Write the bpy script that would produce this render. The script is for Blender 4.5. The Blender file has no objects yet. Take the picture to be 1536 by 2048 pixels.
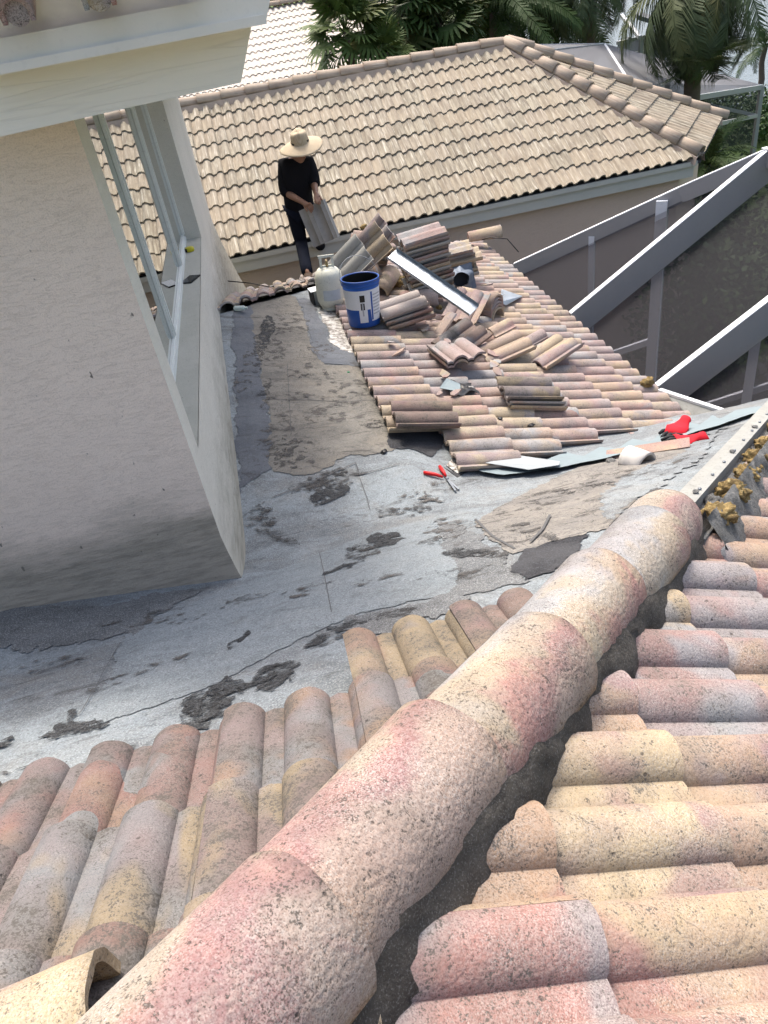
import bpy, bmesh, math, random
import numpy as np
from mathutils import Vector, Matrix, noise as mnoise
from mathutils.geometry import delaunay_2d_cdt
random.seed(7)
R = math.radians
scene = bpy.context.scene
COL = scene.collection

# ------------------------------------------------------------------ camera
F = 1480.0                                   # focal length in pixels of the 1536 x 2048 photograph
PITCH, ROLL, YAW = R(35.5), R(10.45), R(5.35)
_f = Vector((math.sin(YAW) * math.cos(PITCH), math.cos(YAW) * math.cos(PITCH), -math.sin(PITCH)))
_r = Vector((math.cos(YAW), -math.sin(YAW), 0))
_d = _f.cross(_r)
CR = math.cos(ROLL) * _r + math.sin(ROLL) * _d
CD = -math.sin(ROLL) * _r + math.cos(ROLL) * _d
cam_data = bpy.data.cameras.new('camera')
cam = bpy.data.objects.new('camera', cam_data)
COL.objects.link(cam)
cam_data.sensor_fit = 'VERTICAL'
cam_data.sensor_height = 36
cam_data.lens = F / 2048 * 36
cam_data.clip_start = 0.02
cam_data.clip_end = 2000
cam.matrix_world = Matrix(((CR.x, -CD.x, -_f.x, 0), (CR.y, -CD.y, -_f.y, 0), (CR.z, -CD.z, -_f.z, 0), (0, 0, 0, 1)))
scene.camera = cam

# ------------------------------------------------------------------ light
SUN_EL, SUN_AZ = R(65), R(-4)               # azimuth measured from +Y towards +X
world = bpy.data.worlds.new('World')
scene.world = world
world.use_nodes = True
wn = world.node_tree.nodes
bg = wn['Background']
sky = wn.new('ShaderNodeTexSky')
sky.sky_type = 'NISHITA'
sky.sun_disc = False
sky.sun_elevation = SUN_EL
sky.sun_rotation = SUN_AZ
sky.dust_density = 7.0
sky.air_density = 1.0
world.node_tree.links.new(sky.outputs[0], bg.inputs[0])
bg.inputs[1].default_value = 0.15
sl = bpy.data.lights.new('sun', 'SUN')
sl.energy = 1.15
sl.angle = R(9.0)
sl.color = (1.0, 0.95, 0.88)
sun = bpy.data.objects.new('sun', sl)
COL.objects.link(sun)
sdir = Vector((math.sin(SUN_AZ) * math.cos(SUN_EL), math.cos(SUN_AZ) * math.cos(SUN_EL), math.sin(SUN_EL)))
sun.rotation_euler = sdir.to_track_quat('Z', 'Y').to_euler()
sun.location = (0, 0, 20)
scene.view_settings.view_transform = 'Standard'
scene.view_settings.look = 'None'
scene.view_settings.gamma = 1
scene.view_settings.use_curve_mapping = False
scene.view_settings.exposure = 1.27
scene.cycles.max_bounces = 6
scene.cycles.transparent_max_bounces = 24

# ------------------------------------------------------------------ helpers
def ray(x, y):
    return ((x - 768) * CR + (y - 1024) * CD + F * _f)
def on(x, y, n, d):                          # point of the pixel's ray on the plane n.p = d
    r = ray(x, y); n = Vector(n)
    return r * (d / n.dot(r))
def aty(x, y, Y): return on(x, y, (0, 1, 0), Y)
def atx(x, y, X): return on(x, y, (1, 0, 0), X)
def atz(x, y, Z): return on(x, y, (0, 0, 1), Z)

def tag(o, label=None, cat=None, group=None, kind=None):
    if label: o['label'] = label
    if cat: o['category'] = cat
    if group: o['group'] = group
    if kind: o['kind'] = kind
    return o
def empty(name, loc=(0, 0, 0), parent=None):
    o = bpy.data.objects.new(name, None)
    COL.objects.link(o); o.location = loc; o.parent = parent
    o.empty_display_size = 0.1
    return o
def link(name, me, mat=None, parent=None, mw=None):
    o = bpy.data.objects.new(name, me)
    COL.objects.link(o)
    if mat is not None and len(me.materials) == 0: me.materials.append(mat)
    if parent is not None: o.parent = parent
    if mw is not None:
        o.matrix_basis = (parent.matrix_basis.inverted() @ mw) if (parent is not None and parent.type == 'EMPTY') else mw
    return o
class MB:
    def __init__(s): s.v = []; s.f = []; s.sm = []
    def add(s, v, f, smooth=False):
        n = len(s.v)
        s.v += [tuple(p) for p in v]
        s.f += [tuple(i + n for i in q) for q in f]
        s.sm += [smooth] * len(f); return s
    def box(s, lo, hi, M=None):
        x0, y0, z0 = lo; x1, y1, z1 = hi
        v = [Vector(p) for p in ((x0,y0,z0),(x1,y0,z0),(x1,y1,z0),(x0,y1,z0),(x0,y0,z1),(x1,y0,z1),(x1,y1,z1),(x0,y1,z1))]
        if M is not None: v = [M @ p for p in v]
        return s.add(v, [(0,3,2,1),(4,5,6,7),(0,1,5,4),(1,2,6,5),(2,3,7,6),(3,0,4,7)])
    def bar(s, a, b, w, h, up=(0, 0, 1)):     # rectangular bar from a to b, its top face centred on a-b
        a = Vector(a); b = Vector(b); d = (b - a).normalized(); up = Vector(up)
        sd = d.cross(up).normalized(); u = sd.cross(d).normalized()
        v = []
        for p in (a, b):
            for i, j in ((-.5, -1), (.5, -1), (.5, 0), (-.5, 0)): v.append(p + sd * w * i + u * h * j)
        return s.add(v, [(0,1,2,3),(7,6,5,4),(0,4,5,1),(1,5,6,2),(2,6,7,3),(3,7,4,0)])
    def tube(s, pts, r, n=8, caps=True, smooth=True):
        pts = [Vector(p) for p in pts]; rr = r if hasattr(r, '__len__') else [r] * len(pts)
        v = []; f = []
        for k, p in enumerate(pts):
            d = (pts[min(k + 1, len(pts) - 1)] - pts[max(k - 1, 0)]).normalized()
            a = d.cross(Vector((0, 0, 1)) if abs(d.z) < .9 else Vector((1, 0, 0))).normalized(); b = d.cross(a)
            for i in range(n):
                t = 2 * math.pi * i / n; v.append(p + (a * math.cos(t) + b * math.sin(t)) * rr[k])
        for k in range(len(pts) - 1):
            for i in range(n):
                j = (i + 1) % n; f.append((k*n+i, k*n+j, (k+1)*n+j, (k+1)*n+i))
        if caps: f.append(tuple(range(n))[::-1]); f.append(tuple(range((len(pts)-1)*n, len(pts)*n)))
        return s.add(v, f, smooth)
    def lathe(s, prof, n=32, M=None, smooth=True):
        v = []; f = []
        for (r, z) in prof:
            for i in range(n):
                t = 2 * math.pi * i / n; p = Vector((r * math.cos(t), r * math.sin(t), z)); v.append(M @ p if M else p)
        for k in range(len(prof) - 1):
            for i in range(n):
                j = (i + 1) % n; f.append((k*n+i, k*n+j, (k+1)*n+j, (k+1)*n+i))
        return s.add(v, f, smooth)
    def poly_prism(s, pts, off):              # polygon pts extruded by the vector off
        n = len(pts); off = Vector(off); pts = [Vector(p) for p in pts]
        return s.add(pts + [p + off for p in pts], [tuple(range(n))[::-1], tuple(range(n, 2*n))] + [(i, (i+1) % n, n+(i+1) % n, n+i) for i in range(n)])
    def mesh(s, name='mesh'):
        me = bpy.data.meshes.new(name)
        me.from_pydata(s.v, [], s.f)
        me.polygons.foreach_set('use_smooth', s.sm)
        me.update(); return me
    def build(s, name, mat, parent=None, mw=None): return link(name, s.mesh(name), mat, parent, mw)
def fix_normals(me):
    b = bmesh.new(); b.from_mesh(me); bmesh.ops.recalc_face_normals(b, faces=b.faces[:]); b.to_mesh(me); b.free()

# ------------------------------------------------------------------ materials
class NT:
    def __init__(s, name):
        s.m = bpy.data.materials.new(name); s.m.use_nodes = True
        s.t = s.m.node_tree; s.n = s.t.nodes; s.b = s.n['Principled BSDF']; s.l = s.t.links
        s.b.inputs['Roughness'].default_value = .85
        s.b.inputs['Specular IOR Level'].default_value = .3
        s.tc = None
    def new(s, typ, **kw):
        q = s.n.new(typ)
        for k, v in kw.items(): setattr(q, k, v)
        return q
    def put(s, sock, v):
        if isinstance(v, bpy.types.NodeSocket): s.l.new(v, sock)
        elif isinstance(v, (tuple, list)):
            sock.default_value = (*v, 1) if len(v) == 3 and sock.type == 'RGBA' else v
        else: sock.default_value = v
    def obj(s):
        if not s.tc: s.tc = s.new('ShaderNodeTexCoord')
        return s.tc.outputs['Object']
    def rnd(s):
        q = s.new('ShaderNodeSeparateColor'); s.l.new(s.new('ShaderNodeObjectInfo').outputs['Color'], q.inputs[0]); return q.outputs[0]
    def math(s, op, a, b=0.0, c=0.0, clamp=False):
        q = s.new('ShaderNodeMath', operation=op); q.use_clamp = clamp
        s.put(q.inputs[0], a); s.put(q.inputs[1], b); s.put(q.inputs[2], c); return q.outputs[0]
    def vadd(s, a, b):
        q = s.new('ShaderNodeVectorMath', operation='ADD'); s.put(q.inputs[0], a); s.put(q.inputs[1], b); return q.outputs[0]
    def vmul(s, a, b):
        q = s.new('ShaderNodeVectorMath', operation='MULTIPLY'); s.put(q.inputs[0], a); s.put(q.inputs[1], b); return q.outputs[0]
    def rcoord(s, k=37.0):                    # object coordinates shifted by the object's own random number
        r = s.math('MULTIPLY', s.rnd(), k)
        cx = s.new('ShaderNodeCombineXYZ'); s.put(cx.inputs[0], r); s.put(cx.inputs[1], s.math('MULTIPLY', r, 1.7)); s.put(cx.inputs[2], s.math('MULTIPLY', r, 2.3))
        return s.vadd(s.obj(), cx.outputs[0])
    def noise(s, co, scale, detail=3, rough=.55, dist=0.0, col=False):
        q = s.new('ShaderNodeTexNoise'); s.put(q.inputs['Vector'], co); q.inputs['Scale'].default_value = scale
        q.inputs['Detail'].default_value = detail; q.inputs['Roughness'].default_value = rough; q.inputs['Distortion'].default_value = dist
        return q.outputs[1 if col else 0]
    def voro(s, co, scale, feature='F1', out='Distance', rnd=1.0):
        q = s.new('ShaderNodeTexVoronoi', feature=feature); s.put(q.inputs['Vector'], co); q.inputs['Scale'].default_value = scale
        q.inputs['Randomness'].default_value = rnd
        return q.outputs[out]
    def ramp(s, x, stops, interp='LINEAR'):
        stops = sorted(stops, key=lambda k: k[0])
        q = s.new('ShaderNodeValToRGB'); q.color_ramp.interpolation = interp; e = q.color_ramp.elements
        while len(e) < len(stops): e.new(.5)
        for el, (p, c) in zip(e, stops):
            el.position = p; el.color = (c, c, c, 1) if not hasattr(c, '__len__') else (*c, 1)
        s.put(q.inputs[0], x); return q.outputs[0]
    def step(s, x, a, b): return s.ramp(x, ((a, 0.0), (b, 1.0)))
    def mix(s, fac, a, b, mode='MIX'):
        q = s.new('ShaderNodeMix', data_type='RGBA', blend_type=mode)
        s.put(q.inputs[0], fac); s.put(q.inputs[6], a); s.put(q.inputs[7], b); return q.outputs[2]
    def bump(s, h, strength=.4, dist=.01, normal=None):
        q = s.new('ShaderNodeBump'); s.put(q.inputs['Height'], h); q.inputs['Strength'].default_value = strength; q.inputs['Distance'].default_value = dist
        if normal is not None: s.put(q.inputs['Normal'], normal)
        return q.outputs[0]
    def done(s, col=None, nrm=None, rough=None, metal=None):
        if col is not None: s.put(s.b.inputs['Base Color'], col)
        if nrm is not None: s.put(s.b.inputs['Normal'], nrm)
        if rough is not None: s.put(s.b.inputs['Roughness'], rough)
        if metal is not None: s.put(s.b.inputs['Metallic'], metal)
        return s.m

PAL = [(0, (.31, .14, .12)), (.11, (.41, .305, .165)), (.24, (.43, .335, .20)), (.34, (.27, .145, .14)), (.46, (.255, .27, .285)),
       (.58, (.30, .175, .165)), (.70, (.42, .31, .175)), (.80, (.33, .155, .13)), (.90, (.28, .20, .195)), (1, (.25, .275, .29))]
def tile_mat(name, soot=.5, pale=.5, rgh=1.0, ridge=False, grey=0.0, val=1.0):
    t = NT(name); co = t.rcoord(); r = t.rnd()
    warp = t.noise(co, 2.6, 3, .55)
    idx = t.math('FRACT', t.math('ADD', t.math('MULTIPLY', r, 5.3), t.math('MULTIPLY', warp, .55)))
    base = t.ramp(idx, PAL)
    other = t.ramp(t.math('FRACT', t.math('ADD', t.math('MULTIPLY', r, 11.7), .37)), PAL)
    sl = t.noise(t.vmul(co, (4.2, 2.6, 4.2)), 1, 3, .55, .5)
    base = t.mix(t.step(sl, .47, .56), base, other)
    third = t.ramp(t.math('FRACT', t.math('ADD', t.math('MULTIPLY', r, 23.1), .71)), PAL)
    base = t.mix(t.step(t.noise(t.vadd(co, (3.3, 8.1, 1.2)), 3.4, 3, .55, .4), .55, .62), base, third)
    if ridge:                                 # the flashed bands of the hip tiles run along them
        sx = t.new('ShaderNodeSeparateXYZ'); t.put(sx.inputs[0], t.obj())
        bx = t.math('ADD', t.math('MULTIPLY', sx.outputs[0], 3.6), t.math('ADD', t.math('MULTIPLY', t.noise(co, 4.2, 4, .6, .5), 1.5), t.math('SUBTRACT', t.math('MULTIPLY', r, .7), .62)))
        band = t.ramp(bx, [(0, (.22, .24, .255)), (.22, (.30, .32, .33)), (.38, (.38, .33, .25)), (.54, (.36, .29, .20)), (.68, (.33, .17, .145)), (.82, (.25, .125, .12)), (1, (.33, .25, .20))])
        base = t.mix(.82, base, band)
    fine = t.noise(co, 210, 2, .75); mid = t.noise(co, 70, 4, .7)
    # lime bloom: fine pale speckle, thick in drifts
    bloom = t.math('MULTIPLY', t.step(t.noise(co, 4.5, 4, .6, .4), .34, .74), pale)
    base = t.mix(t.math('MULTIPLY', t.step(fine, .42, .62), t.math('ADD', bloom, .12)), base, (.55, .52, .475))
    # soot: colonies of fine dark specks whose density drifts
    dens = t.math('MULTIPLY', t.step(t.noise(co, 7, 5, .62, .3), .40, .78), soot)
    spk = t.math('ADD', t.math('MULTIPLY', fine, .5), t.math('MULTIPLY', mid, .5))
    thr = t.math('SUBTRACT', t.math('ADD', .415, t.math('MULTIPLY', dens, .13)), spk)
    base = t.mix(t.math('MULTIPLY', t.math('MULTIPLY', thr, 20, clamp=True), .85), base, (.05, .044, .038))
    grit = t.noise(co, 420, 1, .5)
    base = t.mix(t.math('MULTIPLY', t.step(grit, .48, .36), t.math('ADD', .22, t.math('MULTIPLY', t.step(t.noise(co, 9, 5, .7), .42, .66), .5))), base, (.07, .062, .055))
    base = t.mix(t.math('MULTIPLY', t.step(t.noise(t.vadd(co, (2, 5, 7)), 380, 1, .5), .54, .64), t.math('MULTIPLY', t.step(t.noise(co, 5, 4, .7), .40, .64), .5)), base, (.60, .57, .53))
    base = t.mix(t.math('MULTIPLY', dens, .66), base, (.13, .115, .095))
    pits = t.voro(co, 46 if ridge else 30)
    pitm = t.math('MULTIPLY', t.step(pits, .15, .08), t.step(t.noise(co, 14, 2), .54, .62))
    base = t.mix(t.math('MULTIPLY', pitm, .85), base, (.05, .04, .035))
    crack = t.step(t.voro(t.vadd(co, t.vmul(t.noise(co, 8, 3, .6, col=True), (.12, .12, .12))), 4, 'DISTANCE_TO_EDGE'), .004, .0)
    base = t.mix(t.math('MULTIPLY', crack, t.math('MULTIPLY', t.step(t.noise(co, 3, 2), .58, .62), .5)), base, (.07, .05, .04))
    if grey: base = t.mix(grey, base, (.36, .35, .32))
    if val != 1.0: base = t.mix(1.0, base, (val, val, val), 'MULTIPLY')
    skin = t.voro(t.vadd(co, t.vmul(t.noise(co, 30, 2, col=True), (.02, .02, .02))), 100 if ridge else 150, 'SMOOTH_F1')
    h = t.math('ADD', t.math('MULTIPLY', skin, 1.0 if ridge else .5), t.math('MULTIPLY', mid, .9))
    h = t.math('SUBTRACT', h, t.math('MULTIPLY', pitm, 1.2))
    h = t.math('ADD', h, t.math('MULTIPLY', fine, .3))
    return t.done(base, t.bump(h, .6 * rgh, .006 if ridge else .004), .92)
M_tile = tile_mat('multi_blend_tile', .78, .26, grey=.10, val=.88)
M_tileA = tile_mat('sooty_multi_blend_tile', 1.35, .14, grey=.16, val=.56)
M_tileC = tile_mat('weathered_multi_blend_tile', .85, .36, grey=.22, val=.93)
M_ridge = tile_mat('rough_ridge_tile', .68, .32, .8, True, val=.90)
M_tileE = tile_mat('pink_eave_tile', .5, .3, val=1.1)
M_loose = tile_mat('loose_tile', .45, .35, grey=.2, val=.9)
def cream_mat(name, a=(.315, .285, .215), b=(.135, .112, .080), c=(.47, .445, .365), dirt=.5):
    t = NT(name); co = t.rcoord(); r = t.rnd()
    st = t.noise(t.vmul(co, (26, 2.2, 26)), 1, 4, .6)
    base = t.mix(t.step(st, .34, .66), b, a)
    base = t.mix(t.step(t.noise(t.vmul(co, (60, 1.3, 60)), 1, 3), .56, .68), base, c)
    base = t.mix(t.math('MULTIPLY', t.step(t.math('FRACT', t.math('MULTIPLY', r, 7.1)), .3, 1.0), .4), base, (.33, .265, .185))
    base = t.mix(t.math('MULTIPLY', t.step(t.noise(co, 9, 5, .65), .5, .72), dirt), base, (.16, .14, .11))
    base = t.mix(t.math('MULTIPLY', t.math('FRACT', t.math('MULTIPLY', r, 3.7)), .25), base, (.30, .25, .20))
    return t.done(base, t.bump(t.noise(co, 120, 2), .3, .003), .8)
M_cream = cream_mat('cream_roof_tile')
M_creamcap = cream_mat('cream_ridge_cap', (.40, .33, .25), (.31, .235, .18), (.48, .42, .34), .4)
M_white = cream_mat('pale_far_tile', (.66, .63, .56), (.52, .47, .41), (.74, .72, .67), .15)

def stucco(name, col, col2, dirtz=None, shadez=None):
    t = NT(name); co = t.obj()
    base = t.mix(t.step(t.noise(co, 1.6, 4, .6), .35, .7), col, col2)
    w = t.noise(t.vmul(co, (14, 14, 34)), 1, 6, .7, .5)
    fine = t.noise(co, 190, 2, .6)
    crk = t.step(t.math('ABSOLUTE', t.math('SUBTRACT', t.noise(t.vmul(co, (9, 9, 42)), 1, 4, .6, 1.2), .5)), .022, .0)
    base = t.mix(t.math('MULTIPLY', crk, .14), base, tuple(c * .45 for c in col))
    base = t.mix(t.math('MULTIPLY', t.step(fine, .5, .36), .25), base, tuple(c * .5 for c in col))
    sp = t.math('MULTIPLY', t.step(t.noise(t.vmul(co, (30, 30, 18)), 1, 2), .74, .77), .8)
    base = t.mix(sp, base, (.08, .07, .06))
    if dirtz:
        sx = t.new('ShaderNodeSeparateXYZ'); t.put(sx.inputs[0], co)
        zz = t.math('ADD', sx.outputs[2], t.math('MULTIPLY', t.math('SUBTRACT', t.noise(t.vmul(co, (3, 3, 7)), 1, 5, .65), .5), .45))
        k = t.new('ShaderNodeMapRange'); t.put(k.inputs[0], zz)
        k.inputs[1].default_value = dirtz[0]; k.inputs[2].default_value = dirtz[1]; k.inputs[3].default_value = 1; k.inputs[4].default_value = 0
        base = t.mix(t.math('MULTIPLY', k.outputs[0], .72), base, (.25, .235, .18))
        streak = t.step(t.noise(t.vmul(co, (5, 5, 40)), 1, 5, .7), .45, .62)
        base = t.mix(t.math('MULTIPLY', t.math('MULTIPLY', k.outputs[0], streak), .40), base, (.13, .125, .10))
    h = t.math('ADD', t.math('MULTIPLY', w, 1.0), t.math('MULTIPLY', fine, .35))
    h = t.math('SUBTRACT', h, t.math('MULTIPLY', crk, .5))
    return t.done(base, t.bump(h, .42, .010), .93)
M_stucco = stucco('pink_beige_stucco', (.84, .70, .565), (.79, .66, .535), (-1.90, -1.64))
M_stucco2 = stucco('grey_beige_stucco', (.68, .65, .57), (.60, .575, .50), (-2.2, -1.85))
M_sill = stucco('mouldy_grey_sill', (.50, .49, .43), (.40, .40, .34))
M_nwall = stucco('tan_stucco', (.68, .52, .40), (.64, .49, .38))

def paint(name, col, rough=.5, var=.12, metal=0.0, dirt=.15, sc=6):
    t = NT(name); co = t.obj()
    base = t.mix(t.math('MULTIPLY', t.step(t.noise(co, sc, 5, .65), .4, .75), var), col, tuple(c * .55 for c in col))
    base = t.mix(t.math('MULTIPLY', t.step(t.noise(co, sc * 7, 4, .6), .58, .7), dirt), base, (.12, .11, .095))
    return t.done(base, t.bump(t.noise(co, sc * 20, 3), .12, .003), rough, metal)
def wood_paint(name, col):
    t = NT(name); co = t.obj()
    g = t.noise(t.vmul(co, (2.2, 2.2, 60)), 1, 6, .6, .9)
    base = t.mix(t.step(g, .5, .7), col, tuple(c * .93 for c in col))
    ln = t.step(t.math('ABSOLUTE', t.math('SUBTRACT', t.noise(t.vmul(co, (1.1, 1.1, 26)), 1, 1, .4, .5), .5)), .02, .0)
    base = t.mix(t.math('MULTIPLY', ln, .18), base, tuple(c * .6 for c in col))
    return t.done(base, t.bump(t.math('SUBTRACT', g, t.math('MULTIPLY', ln, .4)), .35, .006), .75)
M_fascia = wood_paint('painted_fascia_board', (.80, .75, .64))
M_trim = paint('pale_grey_metal_trim', (.76, .72, .64), .7, .1, 0, .06)
M_bluegrey = paint('blue_grey_fascia_paint', (.54, .52, .45), .6, .1, 0, .08)
M_winframe = paint('grey_window_frame', (.74, .76, .72), .4, .15, .0, .25, 14)
M_alu = paint('dull_grey_aluminium', (.27, .27, .27), .45, .1, 0, .08)
M_alutop = paint('white_and_sunlit_aluminium', (.72, .74, .75), .35, .06)  # white lip and lid; on the beams it paints their sunlit tops
M_gutterw = paint('old_white_gutter_paint', (.29, .295, .275), .85, .4, 0, .6, 14)

def glass_mirror():
    t = NT('window_glass'); b = t.b
    b.inputs['Base Color'].default_value = (.62, .64, .62, 1)
    b.inputs['Metallic'].default_value = 1; b.inputs['Roughness'].default_value = .015
    t.put(b.inputs['Normal'], t.bump(t.noise(t.obj(), 1.2, 1), .015, .02))
    return t.m
M_glass = glass_mirror()

def membrane(name, c1, c2, tar=.5, grainc=(.48, .51, .52), grain=.42, scuff=.5, brown=.3, gk=420):
    t = NT(name); co = t.obj()
    base = t.mix(t.step(t.noise(t.vmul(co, (1, 2.2, 1)), 1.3, 7, .68, .4), .45, .56), c1, c2)
    base = t.mix(t.math('MULTIPLY', t.step(t.noise(co, 3.1, 6, .72, .6), .48, .66), brown), base, (.23, .205, .165))
    g1 = t.noise(co, gk * .45, 1, .6); g2 = t.noise(co, gk * .3, 2, .7)
    base = t.mix(t.math('MULTIPLY', t.step(g1, .5, .68), grain), base, grainc)
    base = t.mix(t.math('MULTIPLY', t.step(g2, .46, .36), .6), base, (.09, .10, .11))
    s1 = t.step(t.noise(t.vmul(co, (3.2, 9, 6)), 1, 7, .78, 1.1), .565, .63)
    base = t.mix(t.math('MULTIPLY', s1, scuff), base, (.055, .05, .047))
    s2 = t.step(t.noise(t.vmul(co, (9, 30, 9)), 1, 6, .8, .7), .58, .64)
    base = t.mix(t.math('MULTIPLY', t.step(t.noise(co, 16, 6, .8), .52, .68), .45), base, tuple(c * .55 for c in c2))
    base = t.mix(t.math('MULTIPLY', t.step(t.noise(t.vadd(co, (5, 3, 1)), 12, 6, .8), .54, .70), .35), base, tuple(min(1, c * 1.45) for c in c1))
    base = t.mix(t.math('MULTIPLY', s2, scuff * .8), base, (.05, .05, .05))
    s3 = t.step(t.math('ABSOLUTE', t.math('SUBTRACT', t.noise(co, 6, 5, .65, 2.2), .5)), .010, .003)
    base = t.mix(t.math('MULTIPLY', t.math('MULTIPLY', s3, t.step(t.noise(co, 1.9, 2), .44, .54)), tar), base, (.04, .04, .04))
    h = t.math('ADD', t.math('MULTIPLY', g1, .5), t.math('MULTIPLY', t.noise(co, 9, 5, .6), 1.3))
    return t.done(base, t.bump(h, .5, .006), .9)
M_memb = membrane('granulated_blue_grey_membrane', (.215, .245, .258), (.145, .160, .167), .5, brown=.32, scuff=.55)
M_memb_l = membrane('pale_blue_grey_cap_sheet', (.205, .232, .243), (.175, .20, .21), .3, brown=.12, scuff=.35)
M_tan = membrane('tan_grey_bare_sheet', (.185, .175, .152), (.135, .128, .112), .9, grainc=(.42, .40, .35), grain=.25, scuff=.75, brown=.5)
M_tan2 = membrane('brown_grey_brushed_sheet', (.23, .215, .19), (.18, .17, .155), 1.0, grainc=(.4, .38, .35), grain=.2, scuff=.9, brown=.3)
M_slate = membrane('dark_blue_grey_sheet', (.12, .13, .145), (.09, .10, .115), .5, grainc=(.35, .38, .42), grain=.18, scuff=.5, brown=.1)
M_tar = membrane('black_tar', (.022, .022, .025), (.05, .05, .053), .0, grainc=(.16, .17, .18), grain=.18, scuff=0, brown=0)
M_scar = membrane('dark_speckled_sheet', (.14, .145, .145), (.10, .105, .105), .6, grainc=(.5, .53, .54), grain=.45, scuff=.6, brown=.15)
def smear(name, col, lo=.50, hi=.53, sc=24):
    m = membrane(name, col, tuple(c * .7 for c in col), .0, grainc=(.3, .32, .33), grain=.25, scuff=.0, brown=0)
    nt = m.node_tree; n = nt.nodes; l = nt.links
    tc = n.new('ShaderNodeTexCoord'); nz = n.new('ShaderNodeTexNoise'); nz.inputs['Scale'].default_value = sc; nz.inputs['Detail'].default_value = 8; nz.inputs['Roughness'].default_value = .75
    vm = n.new('ShaderNodeVectorMath'); vm.operation = 'MULTIPLY'; vm.inputs[1].default_value = (.75, 1.15, 1); l.new(tc.outputs['Object'], vm.inputs[0]); l.new(vm.outputs[0], nz.inputs['Vector'])
    rm = n.new('ShaderNodeMapRange'); rm.inputs[1].default_value = lo; rm.inputs[2].default_value = hi; l.new(nz.outputs[0], rm.inputs[0])
    tr = n.new('ShaderNodeBsdfTransparent'); mx = n.new('ShaderNodeMixShader'); l.new(rm.outputs[0], mx.inputs[0]); l.new(tr.outputs[0], mx.inputs[1]); l.new(n['Principled BSDF'].outputs[0], mx.inputs[2]); l.new(mx.outputs[0], n['Material Output'].inputs[0])
    return m
M_smear = smear('broken_black_tar_smear', (.03, .03, .03), .42, .52)
M_smear2 = smear('broken_grey_tar_smear', (.065, .06, .055), .47, .60)
M_smear3 = smear('faint_scuff', (.10, .09, .08), .52, .60, 14)
M_line = paint('tar_line', (.10, .10, .10), .8)
def foil():
    t = NT('torn_silver_foil_sheet'); co = t.obj()
    m = t.step(t.noise(t.vmul(co, (16, 26, 9)), 1, 6, .78, .6), .48, .54)
    base = t.mix(m, (.55, .54, .51), (.17, .15, .13))
    return t.done(base, t.bump(t.noise(co, 18, 4, .6), .7, .02), .35)
M_foil = foil()
def mortar():
    t = NT('dark_mortar'); co = t.obj()
    base = t.mix(t.step(t.noise(co, 14, 5, .65), .35, .7), (.060, .054, .047), (.125, .115, .10))
    base = t.mix(t.math('MULTIPLY', t.step(t.noise(co, 300, 2), .55, .68), .3), base, (.4, .4, .39))
    return t.done(base, t.bump(t.noise(co, 30, 8, .7), 1.0, .03), .95)
M_mortar = mortar()
def mortar2():
    t = NT('pale_grey_mortar'); co = t.obj()
    base = t.mix(t.step(t.noise(co, 18, 6, .7), .38, .66), (.12, .12, .115), (.25, .255, .25))
    base = t.mix(t.math('MULTIPLY', t.step(t.noise(co, 260, 2), .5, .66), .35), base, (.42, .42, .40))
    return t.done(base, t.bump(t.noise(co, 34, 8, .75), 1.0, .03), .95)
M_mortar2 = mortar2()
def foamm():
    t = NT('aged_yellow_foam'); co = t.rcoord()
    base = t.mix(t.step(t.noise(co, 22, 4, .65), .4, .62), (.15, .105, .045), (.38, .275, .115))
    base = t.mix(t.step(t.noise(co, 50, 3), .6, .68), base, (.48, .40, .20))
    return t.done(base, t.bump(t.noise(co, 60, 5, .7), 1.0, .02), .9)
M_foam = foamm()
def metal(name, col=(.36, .41, .45), rough=.38, metallic=.9, spots=.3):
    t = NT(name); co = t.obj()
    base = t.mix(t.math('MULTIPLY', t.step(t.noise(co, 14, 5, .7), .55, .65), spots), col, (.14, .13, .12))
    return t.done(base, t.bump(t.noise(co, 6, 3), .2, .01), t.math('ADD', t.math('MULTIPLY', t.noise(co, 9, 4), .35), rough - .15), metallic)
M_steel = metal('galvanised_steel')
M_steel2 = metal('dark_inner_steel', (.20, .22, .24), .45, .7)
M_flash = paint('painted_blue_grey_flashing', (.20, .25, .265), .75, .25, 0, .2, 5)

def screen():
    t = NT('dark_insect_screen'); n = t.n
    tr = n.new('ShaderNodeBsdfTransparent'); mx = n.new('ShaderNodeMixShader')
    t.b.inputs['Base Color'].default_value = (.045, .045, .05, 1)
    t.b.inputs['Roughness'].default_value = .8
    mx.inputs[0].default_value = .22
    tr.inputs[0].default_value = (.88, .88, .9, 1)
    t.l.new(tr.outputs[0], mx.inputs[1]); t.l.new(t.b.outputs[0], mx.inputs[2])
    t.l.new(mx.outputs[0], n['Material Output'].inputs[0])
    return t.m
M_screen = screen()
def leafm(name, a, b, rough=.45):
    t = NT(name); co = t.rcoord()
    base = t.mix(t.noise(co, 1.7, 3), a, b)
    base = t.mix(t.math('MULTIPLY', t.step(t.math('FRACT', t.math('MULTIPLY', t.rnd(), 9.1)), .75, .95), .5), base, (.12, .10, .03))
    t.b.inputs['Specular IOR Level'].default_value = .2
    return t.done(base, None, .6)
M_fan = leafm('fan_palm_leaf', (.045, .082, .018), (.10, .145, .035))
M_dk = leafm('dark_palm_leaf', (.020, .042, .010), (.052, .090, .022))
M_gr = leafm('grey_green_palm_leaf', (.036, .058, .022), (.085, .11, .050))
M_shrub = leafm('shrub_leaf', (.03, .055, .02), (.06, .11, .03))
M_trunk = paint('palm_trunk_bark', (.13, .10, .075), .95, .6, 0, .4, 9)
def simple(name, col, rough=.6, metal=0.0): return paint(name, col, rough, .1, metal, .0, 12)

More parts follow.
